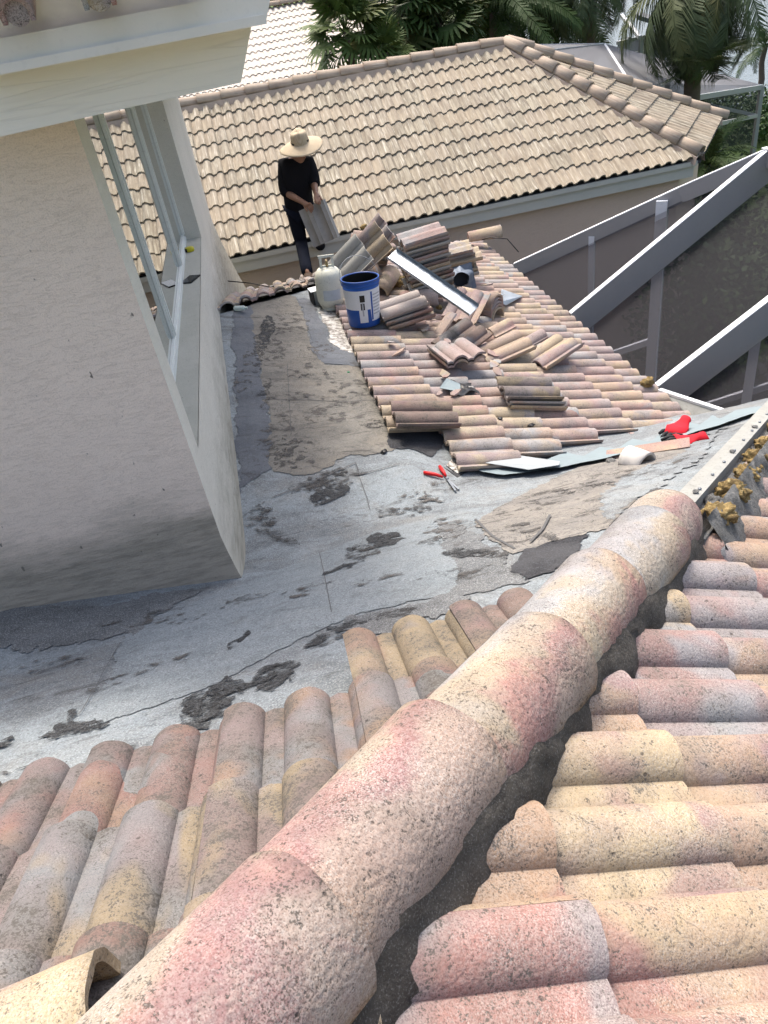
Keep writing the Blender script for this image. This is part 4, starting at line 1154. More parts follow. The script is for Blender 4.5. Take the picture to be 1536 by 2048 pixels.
palm('tall dark fan palm cut by the top edge, right of the bushy one', aty(800, 10, 17.5), fansd, 30, 'fan_palm', G1, .08, 1.25, (R(-70), R(60)), seed=3)
palm('dark fan palm with low hanging leaves over the middle of the ridge', aty(880, 45, 17.5), fansd, 34, 'fan_palm', G1, .08, 1.2, (R(-80), R(70)), seed=4)
G2 = 'dense dark palms between the ridge and the lake'
palm('dark feathery palm over the peak of the cream roof', aty(985, 25, 19.0), pins, 34, 'feather_palm', G2, .09, 1.15, (R(-50), R(75)), seed=5)
palm('dark feathery palm at the top edge, left of the roof peak', aty(925, -15, 21.0), pins, 30, 'feather_palm', G2, .09, 1.2, (R(-50), R(60)), seed=6)
palm('dark feathery palm at the top edge, right of the roof peak', aty(1060, 5, 21.0), pins, 34, 'feather_palm', G2, .09, 1.2, (R(-50), R(70)), seed=7)
palm('greyish palm with fronds hanging onto the grey screen roof', aty(1180, -45, 18.5), queens, 26, 'feather_palm', G2, .10, .62, (R(-45), R(40)), seed=8)
palm('dense dark palm filling the gap behind the fan palms', aty(850, -20, 23.0), pins, 30, 'feather_palm', G2, .09, 1.3, (R(-50), R(70)), seed=9)
palm('dark palm low behind the fan palms and the grey cage', aty(1110, 45, 22.0), pins, 26, 'feather_palm', G2, .09, 1.0, (R(-50), R(70)), seed=19)
G3 = 'queen palms by the lake'
palm('big queen palm with long drooping fronds over the screen roof', aty(1400, -45, 15.5), queens, 46, 'queen_palm', G3, .16, .80, (R(-88), R(0)), seed=10)
palm('leaning dark palm trunk in front of the lake', aty(1500, -190, 22.0), queens, 16, 'queen_palm', G3, .20, .9, (R(-30), R(60)), lean=(-1.2, 0), seed=11)
palm('small pale palm by the water at the right edge', aty(1530, 92, 30.0), pins, 16, 'small_palm', None, .10, .8, (R(-45), R(60)), seed=12)
palm('young dark palm in the shade below the far hip corner', aty(1415, 330, 14.0), pins, 20, 'small_palm', None, .07, .6, (R(-50), R(70)), seed=14)
# shrubs: leaf clumps round a few stems
def leaf_cloud(n, rx, ry, rz, size, seed):
    rnd = random.Random(seed); mb = MB()
    for k in range(n):
        while True:
            p = Vector((rnd.uniform(-1, 1), rnd.uniform(-1, 1), rnd.uniform(-1, 1)))
            if .25 < p.length < 1 + .25 * mnoise.noise(p * 2.5 + Vector((seed, 0, 0))): break
        p = Vector((p.x * rx, p.y * ry, p.z * rz + rz))
        a = Vector((rnd.uniform(-1, 1), rnd.uniform(-1, 1), rnd.uniform(-.4, 1))).normalized(); b = a.cross(Vector((rnd.uniform(-1, 1), rnd.uniform(-1, 1), rnd.uniform(-1, 1)))).normalized()
        s_ = size * rnd.uniform(.6, 1.3)
        mb.add([p - b * s_ * .3, p + a * s_ * .5 , p + b * s_ * .3, p - a * s_ * .5], [(0, 1, 2, 3)])
    return mb
def shrub(label, loc, rx, ry, rz, n=900, size=.12, seed=0, group=None, mat=None):
    root = empty('shrub', (loc[0], loc[1], GZ)); tag(root, label, 'shrub', group)
    leaf_cloud(n, rx, ry, rz, size, seed).build('foliage', mat or M_shrub, root, Matrix.Translation((loc[0], loc[1], GZ)))
    mb = MB()
    for k in range(4): mb.tube([(0, 0, 0), (.1 * math.cos(k * 1.7), .1 * math.sin(k * 1.7), rz * .6), (rx * .5 * math.cos(k * 1.7), ry * .5 * math.sin(k * 1.7), rz * 1.3)], [.03, .02, .01], 5)
    mb.build('stem', M_trunk, root, Matrix.Translation((loc[0], loc[1], GZ)))
GS = 'shrubs behind the dark cage screens'
for k, (px, py, z_, lb) in enumerate([(1400, 560, -5.2, 'leafy shrub behind the dark mesh, right of the first post'), (1470, 700, -5.3, 'shrub behind the dark mesh near the right edge'),
        (1380, 690, -5.4, 'low shrub behind the mesh beside the thick post'), (1500, 520, -5.0, 'tall shrub behind the mesh at the right edge')]):
    p = on(px, py, (0, 0, 1), z_)
    shrub(lb, (p.x, p.y), 1.1, .9, 1.15, 2200, .12, k + 3, GS)
p = atz(1530, 245, -5.5); shrub('round hedge bush on the lawn beyond the cage post', (p.x, p.y), 1.6, 1.2, .5, 2600, .14, 21)
p = atz(1400, 300, -5.4); shrub('dark shrub in the shade behind the cream roof corner', (p.x, p.y), 1.6, 1.2, 1.1, 2000, .14, 22)
p = atz(1470, 215, -5.6); shrub('dark hedge in front of the lake under the cage rails', (p.x, p.y), 2.4, 1.0, .45, 2200, .14, 23)
# far bank of the lake
mb = leaf_cloud(9000, 130, 12, 5.5, 1.6, 31)
tag(mb.build('far_treeline', M_dk, None, Matrix.Translation((120, 300, GZ))), 'dark line of trees on the far bank of the lake', 'trees', kind='stuff')

exec_pile = None
# ------------------------------------------------------------------ the worker
M_skin = simple('brown_skin', (.23, .125, .08), .55)
M_shirt = simple('black_shirt', (.012, .012, .014), .85)
M_pants = simple('dark_navy_trousers', (.010, .012, .019), .9)
for m_ in (M_shirt, M_pants): m_.node_tree.nodes['Principled BSDF'].inputs['Specular IOR Level'].default_value = .03
M_hair = simple('black_hair', (.01, .01, .01), .6)
M_boot = simple('brown_work_boot', (.07, .045, .03), .8)
def straw():
    t = NT('woven_straw'); co = t.obj()
    w1 = t.new('ShaderNodeTexWave', wave_type='RINGS', rings_direction='Z'); t.put(w1.inputs[0], co); w1.inputs['Scale'].default_value = 45; w1.inputs['Distortion'].default_value = 1.0
    base = t.mix(w1.outputs[1], (.40, .32, .21), (.50, .42, .30))
    base = t.mix(t.math('MULTIPLY', t.step(t.noise(co, 40, 3), .55, .65), .3), base, (.42, .31, .19))
    return t.done(base, t.bump(w1.outputs[1], .4, .003), .8)
M_straw = straw()
def skin_mesh(name, verts, edges, radii, mat, parent, origin, sub=2, root=0):
    me = bpy.data.meshes.new(name)
    me.from_pydata([Vector(v) - origin for v in verts], edges, []); me.update()
    o = bpy.data.objects.new(name, me); COL.objects.link(o); me.materials.append(mat)
    o.parent = parent
    md = o.modifiers.new('skin', 'SKIN'); md.use_smooth_shade = True
    lay_ = me.skin_vertices[0].data if len(me.skin_vertices) else None
    if lay_ is None:
        return o
    for i, r in enumerate(radii):
        lay_[i].radius = r if hasattr(r, '__len__') else (r, r)
        lay_[i].use_root = (i == root)
    ss = o.modifiers.new('sub', 'SUBSURF'); ss.levels = sub; ss.render_levels = sub
    return o
def ensure_skin(o):
    pass
YP = 8.72
def J_(px, py, y): return aty(px, py, y)
def onD(px, py): return on(px, py, (0, .28, 1), -2.10 + .28 * 6.63)
footL, footR = onD(617, 556), onD(652, 528)
org = Vector((footL.x + .08, footL.y, footL.z))
pelvis, belly, chest, neck, head0, head1 = J_(599, 415, YP), J_(594, 380, YP + .02), J_(592, 345, YP), J_(597, 318, YP - .06), J_(600, 305, YP - .10), J_(602, 286, YP - .13)
shL, shR = J_(566, 332, YP + .03), J_(620, 328, YP + .0)
elL, elR = J_(570, 384, YP - .02), J_(628, 366, YP - .08)
wrL, wrR = J_(607, 405, YP - .30), J_(632, 388, YP - .32)
hpL, hpR = J_(588, 424, YP), J_(611, 422, YP)
knL, knR = J_(603, 488, YP - .04), J_(634, 474, YP - .12)
anL, anR = footL + Vector((0, .02, .10)), footR + Vector((0, .02, .10))
person = empty('person', org)
tag(person, 'roof worker in a wide straw hat and black clothes holding a grey tile', 'person')
V_ = []; E_ = []; R_ = []
def vert(p, r, par=None):
    V_.append(p); R_.append(r)
    if par is not None: E_.append((par, len(V_) - 1))
    return len(V_) - 1
i_p = vert(pelvis, (.118, .090)); i_b = vert(belly, (.112, .080), i_p); i_c = vert(chest, (.135, .085), i_b); i_n = vert(neck, .055, i_c)
i_h = vert(head0, (.070, .08), i_n); i_h1 = vert(head1, (.078, .095), i_h)
hands = []
for sh, el, wr, s in ((shL, elL, wrL, -1), (shR, elR, wrR, 1)):
    a = vert(sh, .062, i_c); b = vert(sh.lerp(el, .5), .052, a); c = vert(el, .043, b); d = vert(el.lerp(wr, .45), .038, c); e = vert(wr, .027, d)
    dr = (wr - el).normalized(); side = dr.cross(Vector((0, -1, 0))).normalized()
    pm = vert(wr + dr * .055, (.036, .020), e)
    for k, (of, ln) in enumerate(((-.028, .060), (-.010, .072), (.010, .068), (.027, .052))):
        k1 = vert(wr + dr * .10 + side * of, .010, pm)
        k2 = vert(wr + dr * (.10 + ln * .5) + side * of + Vector((0, -.012, -.012)), .009, k1)
        vert(wr + dr * (.10 + ln * .8) + side * of + Vector((0, .0, -.035)), .008, k2)
    th = vert(wr + dr * .035 - side * .035 * s + Vector((0, -.02, 0)), .012, pm); vert(wr + dr * .085 - side * .05 * s + Vector((0, -.03, -.01)), .010, th)
for hpv, kn, an, ft in ((hpL, knL, anL, footL), (hpR, knR, anR, footR)):
    a = vert(hpv, .085, i_p); b = vert(hpv.lerp(kn, .5), .075, a); c = vert(kn, .057, b); d = vert(kn.lerp(an, .4), .052, c); e = vert(an, .030, d); vert(ft + Vector((0, -.05, .05)), .022, e)
def skin_obj(name, V, E, Rr, mat, parent, origin, root=0, sub=2):
    me = bpy.data.meshes.new(name); me.from_pydata([p - origin for p in V], E, []); me.materials.append(mat)
    o = bpy.data.objects.new(name, me); COL.objects.link(o); o.parent = parent
    md = o.modifiers.new('skin', 'SKIN'); md.use_smooth_shade = True
    if not me.skin_vertices:
        bpy.context.view_layer.objects.active = o
        with bpy.context.temp_override(object=o, active_object=o): bpy.ops.mesh.customdata_skin_add()
    sv = me.skin_vertices[0].data
    for i, r in enumerate(Rr):
        sv[i].radius = r if hasattr(r, '__len__') else (r, r); sv[i].use_root = (i == root)
    ss = o.modifiers.new('sub', 'SUBSURF'); ss.levels = sub; ss.render_levels = sub
    return o
skin_obj('body', V_, E_, R_, M_skin, person, org)
V_ = []; E_ = []; R_ = []
i_q = vert(pelvis + Vector((0, 0, -.13)), (.178, .150)); i_p = vert(pelvis + Vector((0, 0, -.03)), (.175, .145), i_q); i_b = vert(belly, (.178, .14), i_p); i_c = vert(chest, (.20, .135), i_b); i_n = vert(neck - Vector((0, 0, .03)), .075, i_c)
for sh, el, wr in ((shL, elL, wrL), (shR, elR, wrR)):
    a = vert(sh, .092, i_c); b = vert(sh.lerp(el, .5), .082, a); c = vert(el, .075, b); vert(el.lerp(wr, .25), .066, c)
skin_obj('shirt', V_, E_, R_, M_shirt, person, org)
V_ = []; E_ = []; R_ = []
i_p = vert(pelvis + Vector((0, 0, .02)), (.150, .12))
for hpv, kn, an in ((hpL, knL, anL), (hpR, knR, anR)):
    a = vert(hpv, .100, i_p); b = vert(hpv.lerp(kn, .5), .090, a); c = vert(kn, .075, b); d = vert(kn.lerp(an, .5), .070, c); e = vert(an + Vector((0, 0, -.01)), .068, d); vert(an + Vector((0, -.01, -.085)), .066, e)
skin_obj('trousers', V_, E_, R_, M_pants, person, org)
for ft in (footL, footR):
    V_ = []; E_ = []; R_ = []
    a = vert(ft + Vector((0, .05, .085)), .052); b = vert(ft + Vector((0, .03, .045)), (.045, .045), a); c = vert(ft + Vector((0, -.07, .035)), (.048, .035), b); vert(ft + Vector((0, -.15, .03)), (.042, .028), c)
    skin_obj('boot', V_, E_, R_, M_boot, person, org)
# head details
hc = head0.lerp(head1, .45); fwd = Vector((.15, -.8, -.58)).normalized()
mb = MB()
mb.lathe([(.0, .10), (.06, .085), (.092, .04), (.096, .0), (.088, -.05), (.07, -.08)], 20, Matrix.Translation(hc + Vector((0, .02, .03))))
o = mb.build('hair', M_hair, person, Matrix.Identity(4) @ Matrix.Translation((0, 0, 0)))
for nm, pts, r in (('nose', [hc + fwd * .085, hc + fwd * .115 + Vector((0, 0, -.02))], [.010, .013]), ('ear', [hc + Vector((.085, 0, 0)), hc + Vector((.095, .01, .02))], [.014, .010]), ('ear', [hc - Vector((.085, 0, 0)), hc - Vector((.095, -.01, -.02))], [.014, .010])):
    mb = MB(); mb.tube(pts, r, 6); mb.build(nm, M_skin, person, Matrix.Identity(4))
hatM = Matrix.Translation(head1 + Vector((-.01, -.02, .015))) @ Matrix.Rotation(R(13), 4, 'X') @ Matrix.Rotation(R(-4), 4, 'Y')
mb = MB(); prof = [(.085, .0), (.12, -.006), (.17, -.018), (.215, -.042), (.235, -.050)]
n = 44; v = []; f = []
def hatpt(r, z, i):
    t = 2 * math.pi * i / n; wob = .012 * math.sin(2 * t + .6) * (r / .235) ** 2
    return hatM @ Vector((r * math.cos(t), r * math.sin(t) * .96, z + wob))
full = prof + [(.233, -.056), (.17, -.024), (.085, -.006)]
for (r, z) in full:
    for i in range(n): v.append(hatpt(r, z, i))
for k in range(len(full) - 1):
    for i in range(n): f.append((k*n+i, k*n+(i+1) % n, (k+1)*n+(i+1) % n, (k+1)*n+i))
mb.add(v, f, True); hat_brim = mb.build('straw_hat', M_straw, person, Matrix.Identity(4))
fix_normals(hat_brim.data)
mb = MB(); v = []; f = []
for k, (r, z) in enumerate([(.094, -.004), (.092, .03), (.086, .075), (.080, .105), (.062, .120), (.03, .112), (.0, .108)]):
    for i in range(n):
        t = 2 * math.pi * i / n
        pin = 1 - .20 * max(0, z - .05) / .07 * abs(math.sin(t)) ** 2
        v.append(hatM @ Vector((r * math.cos(t) * pin, r * math.sin(t) * 1.05, z - .018 * max(0, (z - .09) / .03) * abs(math.cos(t)))))
for k in range(6):
    for i in range(n): f.append((k*n+i, k*n+(i+1) % n, (k+1)*n+(i+1) % n, (k+1)*n+i))
mb.add(v, f, True); o = mb.build('hat_crown', M_straw, None); o.parent = hat_brim; o.matrix_basis = Matrix.Identity(4)
mb = MB(); mb.lathe([(.0955, .002), (.0950, .022)], 36, hatM); o = mb.build('hat_band', M_hair, None); o.parent = hat_brim
mb = MB(); mb.lathe([(.0925, .034), (.0915, .038)], 36, hatM); o = mb.build('hat_band', M_hair, None); o.parent = hat_brim
# the tile in his hands
def tile_obj(mw, label, cat='roof tile', group=None, mesh=None, mat=None, name='loose_tile'):
    me = mesh or loose_mesh
    if mat is not None:
        me = me.copy(); me.materials.clear(); me.materials.append(mat)
    o = link(name, me); o.matrix_world = mw; tag(o, label, cat, group); return o
M_greyt = paint('grey_tile_underside', (.30, .30, .28), .9, .5, 0, .3, 9)
c0, c1, c3_ = J_(597, 424, YP - .34), J_(664, 394, YP - .42), J_(624, 482, YP - .44)
ux = (c1 - c0).normalized(); yy = (c3_ - c0); yy = (yy - ux * yy.dot(ux)).normalized(); zz = ux.cross(yy)
Mt = Matrix(((ux.x, yy.x, zz.x, c0.x), (ux.y, yy.y, zz.y, c0.y), (ux.z, yy.z, zz.z, c0.z), (0, 0, 0, 1))) @ Matrix.Translation((0, .06, 0))
M_held = Mt if zz.y > 0 else Mt
tile_obj(M_held, 'grey roof tile held in both hands by the worker', mat=M_greyt)

# ------------------------------------------------------------------ things lying on the lower wing
def cz(x, y): return -2.098 - .28 * x        # height of the roll tops of slope C
def onC(px, py, dz=0): return on(px, py, (.28, 0, 1), -2.098 + dz)
def pose(p, yaw=0, pitch=0, roll=0, slope=False):
    """frame whose y axis runs along +X turned by yaw; slope=True lays it on the roof pitch"""
    B = basis(p, (1, 0, -.28 if slope else 0), (0, -1, 0))
    return B @ Matrix.Rotation(R(yaw), 4, 'Z') @ Matrix.Rotation(R(pitch), 4, 'X') @ Matrix.Rotation(R(roll), 4, 'Y')
centre = Matrix.Translation((-W2 / 2, -.13, 0))
ORD = ['top', 'second', 'third', 'fourth', 'fifth', 'sixth', 'seventh', 'eighth', 'ninth', 'tenth', 'eleventh', 'twelfth', 'thirteenth', 'fourteenth', 'fifteenth']
loose_v = [tile_mesh(14, 1, 'loose_tile', rough=.0012, seed=20 + k) for k in range(3)]
for m_ in loose_v: m_.materials.append(M_loose)
def stack(p, n, dz, what, group, yaw=0, pitch=0, roll=0, jx=.012, tops=None, skew=(0, 0)):
    for k in range(n):
        m = pose(p, yaw, pitch, roll) @ Matrix.Translation((random.uniform(-jx, jx) + skew[0] * k, random.uniform(-jx, jx) * 2 + skew[1] * k, .016 + dz * k)) @ Matrix.Rotation(R(random.uniform(-2, 2)), 4, 'Z') @ centre
        i = n - 1 - k
        edge_m = [M_greyt, None, M_tileA][k % 3] if i > 1 else None
        lab = ('top tile of ' if i == 0 else 'bottom tile of ' if k == 0 else ORD[i] + ' tile from the top of ') + what
        tile_obj(m, lab, group=group, mesh=random.choice(loose_v), mat=edge_m)
GT = 'stripped tiles piled on the lower roof'
pA = onC(868, 612); 
stack(Vector((pA.x, pA.y + .12, cz(pA.x - .2, 0))), 15, .037, 'the tallest tile stack in the pile', GT, yaw=2, jx=.010, skew=(.002, -.002))
pA2 = onC(905, 585)
stack(Vector((pA2.x + .16, pA2.y + .42, cz(pA2.x, 0))), 7, .036, 'the short stack right behind the tall one', GT, yaw=-8, jx=.03)
pB = onC(742, 548)
stack(Vector((pB.x, pB.y + .10, cz(pB.x, 0) + .06)), 7, .036, 'the leaning stack behind the blue pail', GT, yaw=-20, pitch=-14, roll=6, jx=.012)
# tiles propped up on the pile
def leaning(px, py, up, label, yaw, pitch, roll, sc=1.0, mesh=None, mat=None):
    p = onC(px, py); p = Vector((p.x, p.y, cz(p.x, 0) + up))
    return tile_obj(pose(p, yaw, pitch, roll) @ centre, label, group=GT, mesh=mesh, mat=mat)
def propped(p0, p1, p2, y0, y1, y2, label, mat=None):
    a_, b_, c_ = J_(*p0, y0), J_(*p1, y1), J_(*p2, y2)
    D_ = (b_ - a_).normalized(); U_ = (c_ - a_); U_ = (U_ - D_ * U_.dot(D_)).normalized(); N_ = U_.cross(D_)
    m = Matrix(((U_.x, D_.x, N_.x, a_.x), (U_.y, D_.y, N_.y, a_.y), (U_.z, D_.z, N_.z, a_.z), (0, 0, 0, 1)))
    return tile_obj(m @ Matrix.Translation((0, .07, 0)), label, group=GT, mat=mat)
propped((708, 492), (768, 425), (742, 512), 7.15, 7.05, 6.95, 'pinkish tile leaning high at the back left of the pile')
propped((655, 532), (706, 482), (690, 566), 6.95, 6.90, 6.75, 'grey tile on edge between the worker and the leaning stack', M_greyt)
propped((690, 500), (726, 468), (712, 520), 7.0, 6.95, 6.9, 'tan tile tucked behind the grey one standing on edge')
leaning(770, 560, .30, 'short pink tile lying on the head of the steel flashing', 60, -20, 10)
pD = onC(818, 652)
M_wetgrey = tile_mat('grey_worn_tile', .5, .7, grey=.6)
for k in range(3):
    m = pose(Vector((pD.x - .02 * k, pD.y + .01 * k, cz(pD.x - .15, 0) + .02 + k * .045)), 3 + k * 2) @ centre
    tile_obj(m, ['bottom', 'middle', 'top grey'][k] + ' tile of the three stacked right of the blue pail', group=GT, mesh=loose_v[k] if k < 2 else loose_mesh, mat=None if k < 2 else M_wetgrey)
# pair of tiles with the scalloped butt towards the viewer
pE = onC(918, 730)
for k in range(2):
    tile_obj(basis(Vector((pE.x - .02, pE.y, cz(pE.x - .16, 0) + .012 + .033 * k)), (.10, -1, .02), (-1, -.10, .12)) @ Matrix.Rotation(R(0), 4, 'Z') @ centre,
             ('upper' if k else 'lower') + ' tile of the pair whose wavy butt faces the viewer', group=GT)
# stacks along the edge
pF = onC(1063, 806)
for k in range(3):
    tile_obj(pose(Vector((pF.x - .01 * k, pF.y + .01 * k, cz(pF.x, 0) + .008 + .033 * k)), -3 + k, -2, 0, True) @ centre, ['bottom', 'middle', 'top mossy'][k] + ' tile of the low stack in the middle of the slope', group=GT, mat=M_tileA if k == 2 else None)
pG = onC(848, 842)
tile_obj(pose(Vector((pG.x, pG.y, cz(pG.x, 0) + .015)), -2, -1, 0, True) @ centre, 'sooty tile lying at the cut edge beside the tar patch', group=GT, mat=M_tileA)
leaning(1010, 712, .03, 'tan broken tile lying left of the pink leaning tile', 10, 3, 4)
leaning(1105, 722, .05, 'pink tile lying askew over the slope right of the pile', 24, 3, -4)
leaning(1068, 706, .02, 'small tile fragment under the pink askew tile', 20, 0, 5, mesh=tile_mesh(12, 1, 'tile_fragment', head=.1, w=.10), mat=M_loose)
leaning(1000, 690, .05, 'narrow tile fragment on the tan broken tile', 18, 0, 5, mesh=tile_mesh(12, 1, 'tile_fragment', head=.12, w=.12), mat=M_loose)
leaning(935, 640, .10, 'cream broken tile with foam at the foot of the steel flashing', 52, 12, 8)
leaning(905, 668, .06, 'narrow red plank-like tile strip below the steel flashing', 45, 10, -30, mesh=tile_mesh(6, 1, 'tile_fragment', w=.10), mat=M_loose)
leaning(925, 690, .02, 'dark broken tile half hidden above the wavy pair', 30, 5, 12, mat=M_tileA)
# nested ridge tiles
br_meshes = [barrel_mesh('loose_ridge_tile', r0=.080, r1=.098, L=.40, n=18, ny=3, seed=30 + k) for k in range(2)]
for m_ in br_meshes: m_.materials.append(M_loose)
pH = onC(972, 628)
for k in range(5):
    m = pose(Vector((pH.x - .16, pH.y + .22, cz(pH.x, 0) + .02 + .030 * k)), -52, -6, 0) @ Matrix.Rotation(R(random.uniform(-2, 2)), 4, 'Z')
    o = link('loose_ridge_tile', br_meshes[k % 2]); o.matrix_world = m
    tag(o, ['bottom', 'second', 'middle', 'fourth', 'top'][k] + ' half-round tile' + (' from the bottom' if k in (1, 3) else '') + ' of the nested stack at the right of the pile', 'ridge tile', 'half-round ridge tiles in the pile')
for (px, py, up, yaw, pitch, lab) in ((790, 600, .05, 62, 5, 'half-round tile end beside the blue pail'), (838, 612, .05, -40, 4, 'half-round tile lying open towards the viewer behind the grey tile'),
                                      (962, 498, .12, -8, 0, 'last ridge tile still in place at the far end of the pile'), (712, 588, .04, 20, 8, 'pale half-round tile between the tank and the pail')):
    p = onC(px, py); o = link('loose_ridge_tile', br_meshes[0]); o.matrix_world = pose(Vector((p.x - .12, p.y + .1, cz(p.x, 0) + up)), yaw, pitch, 0)
    tag(o, lab, 'ridge tile', 'half-round ridge tiles in the pile')
# fragments and rubble
def chunk(p, r, mat, label, cat, name, group=None, seed=0, flat=.6, sub=3):
    b = bmesh.new(); bmesh.ops.create_icosphere(b, subdivisions=sub, radius=r)
    for v_ in b.verts:
        q = v_.co.normalized(); k = 1 + .55 * mnoise.noise(q * 2.3 + Vector((seed, 1, 2))) + .28 * mnoise.noise(q * 6 + Vector((seed, 4, 2))) + .12 * mnoise.noise(q * 16 + Vector((seed, 4, 7)))
        v_.co = Vector((q.x * k * r, q.y * k * r * .8, q.z * k * r * flat))
    me = bpy.data.meshes.new(name); b.to_mesh(me); b.free(); me.materials.append(mat)
    for pl_ in me.polygons: pl_.use_smooth = True
    o = link(name, me); o.location = p; o.rotation_euler = (0, 0, seed); tag(o, label, cat, group); return o
rs = random.Random(77)
shard_m = []
for k in range(5):
    b = bmesh.new(); n = 6; ring = []
    for i in range(n):
        a_ = 2 * math.pi * i / n; r_ = .05 * rs.uniform(.5, 1.25); ring.append(b.verts.new((r_ * math.cos(a_) * 1.3, r_ * math.sin(a_), .012 * math.cos(a_ * 1.0) )))
    f_ = b.faces.new(ring); ex = bmesh.ops.extrude_face_region(b, geom=[f_]); bmesh.ops.translate(b, verts=[v_ for v_ in ex['geom'] if isinstance(v_, bmesh.types.BMVert)], vec=(0, 0, .015)); bmesh.ops.recalc_face_normals(b, faces=b.faces[:])
    me = bpy.data.meshes.new('tile_shard'); b.to_mesh(me); b.free(); me.materials.append(M_loose); shard_m.append(me)
for k in range(34):
    px = rs.uniform(765, 1010); py = rs.uniform(560, 720) if k < 26 else rs.uniform(700, 800)
    p = onC(px, py); o = link('tile_shard', rs.choice(shard_m)); o.location = Vector((p.x, p.y, cz(p.x, 0) + rs.uniform(.0, .05))); o.rotation_euler = (rs.uniform(-.4, .4), rs.uniform(-.1, .6), rs.uniform(0, 6)); q_ = rs.uniform(.5, 1.3); o.scale = (q_, q_, q_)
    tag(o, 'small broken tile shard scattered in and around the pile', 'tile shard', 'small tile shards scattered round the pile')
GF = 'lumps of old yellow foam'
for k, (px, py, r, up, lab) in enumerate([(795, 575, .085, .10, 'big lump of yellow foam behind the blue pail'), (765, 520, .045, .42, 'lump of foam on the leaning stack'), (735, 500, .04, .42, 'foam crumbs on top of the leaning stack'),
        (915, 612, .04, .12, 'yellow foam strip at the foot of the steel flashing'), (812, 600, .05, .05, 'foam lump under the half-round tile'), (880, 625, .03, .08, 'small foam bit at the end of the grey tile')]):
    p = onC(px, py); chunk(Vector((p.x, p.y, cz(p.x, 0) + up * .6)), r, M_foam, lab, 'foam', 'foam_lump', GF, k * 1.7)
# foam and moss left in the bare hip channel
GM = 'foam and moss clumps along the bare hip board'
for k, (t_, o_, r, lab) in enumerate([(1.13, -.06, .034, 'foam clump just above the last ridge tile, left of the board'), (1.15, .055, .055, 'largest foam clump, beside the last ridge tile'), (1.33, .045, .052, 'second foam clump up the channel'),
        (1.50, .045, .040, 'third foam clump up the channel'), (1.66, .04, .045, 'fourth foam clump beside a broken tile bit'), (1.82, .05, .050, 'fifth foam clump with greenish top'), (2.05, .045, .05, 'foam clump near the right edge of the picture'), (2.3, .045, .06, 'farthest foam clump in the channel')]):
    p = hp(t_, .055) + hipn * o_; chunk(p, r, M_foam, lab, 'foam', 'foam_clump', GM, k * 2.9, .75, 4)
rf = random.Random(9)
for k in range(20):
    t_ = 1.12 + k * .062 + rf.uniform(-.015, .015); r = rf.uniform(.020, .038)
    chunk(hp(t_, .045) + hipn * rf.uniform(.02, .075), r, M_foam, 'small foam crumb stuck between the larger clumps in the bare hip channel', 'foam', 'foam_crumb', 'small foam crumbs in the hip channel', k * 1.37 + .5, .7, 3)
for k, (t_, lab) in enumerate([(1.22, 'flat bit of tile on the bare hip board, near end'), (1.62, 'flat bit of tile on the bare hip board, middle'), (1.95, 'flat bit of tile on the bare hip board, far end')]):
    chunk(hp(t_, .092) - hipn * .037, .013, M_mortar2, lab, 'rubble', 'rubble_bit', None, k + .4, .35, 2)
chunk(hp(1.25, .05) + hipn * .01, .032, M_mortar2, 'grey lump of mortar in the hip channel by the foam', 'rubble', 'rubble_bit', None, 5.1, .5)
chunk(Vector((2.62, 4.75, -2.80)), .05, M_foam, 'dry weed tuft at the eave of the lower slope', 'weed', 'weed_tuft', None, 3.3, .8)

# long steel flashing on the pile
def channel(a, b, w, h, label, mat, mat2, name='steel_flashing'):
    a = Vector(a); b = Vector(b); d = (b - a).normalized(); up = Vector((0, -.55, .83)); s_ = d.cross(up).normalized(); u = s_.cross(d).normalized()
    root = empty(name, a); tag(root, label, 'flashing')
    n = 14; v = []; f = []
    prof = [(-w/2, h), (-w/2, 0), (w/2, 0), (w/2, h * .7)]
    for off in (0, .003):
        for i in range(n + 1):
            p = a.lerp(b, i / n)
            for (x, z) in prof:
                v.append(p + s_ * (x + (off if x > 0 else -off)) + u * (z - off + .004 * mnoise.noise(Vector((i * .9, x * 9, 2)))) - a)
    m = 4 * (n + 1)
    for i in range(n):
        for k in range(3):
            q = i * 4 + k; f.append((q, q + 1, q + 5, q + 4)); f.append((m + q, m + q + 4, m + q + 5, m + q + 1))
    mb = MB(); mb.add(v, f); o = mb.build('channel', mat); o.parent = root
    mb = MB(); mb.bar(s_ * (w/2) + u * h * .72, (b - a) + s_ * (w/2) + u * h * .72, .006, .006); o = mb.build('hem', mat2); o.parent = root
    return root
pa_ = onC(775, 560); pb_ = onC(958, 655)
fa = aty(783, 508, 6.05); fb = aty(948, 622, 5.45)
channel(fa, fb, .115, .03, 'long galvanised steel flashing lying diagonally across the pile', M_steel, M_steel2)
# bent metal vent boot
vb = onC(930, 590); vb = Vector((vb.x, vb.y, cz(vb.x, 0)))
root = empty('vent_boot', vb); tag(root, 'bent blue grey metal vent boot with a dark mouth beside the tall stack', 'vent boot')
M_boot_m = metal('dull_blue_grey_lead', (.13, .16, .20), .55, .3, .3)
mm = Matrix.Translation((-.03, .0, .16)) @ Matrix.Rotation(R(20), 4, 'Z') @ Matrix.Rotation(R(68), 4, 'X') @ Matrix.Rotation(R(-30), 4, 'Y')
mb = MB(); n = 28; v = []; f = []
prf = [(.078, .13), (.080, .09), (.084, .04), (.090, -.02), (.105, -.07), (.13, -.10)]
for th_ in (0, .004):
    for k, (r, z) in enumerate(prf):
        for i in range(n):
            t_ = 2 * math.pi * i / n; rr = r - th_ + .014 * mnoise.noise(Vector((math.cos(t_) * 2, math.sin(t_) * 2, k * .6))) * (1 + k * .5)
            v.append(mm @ Vector((rr * math.cos(t_), rr * math.sin(t_) * .85, z)))
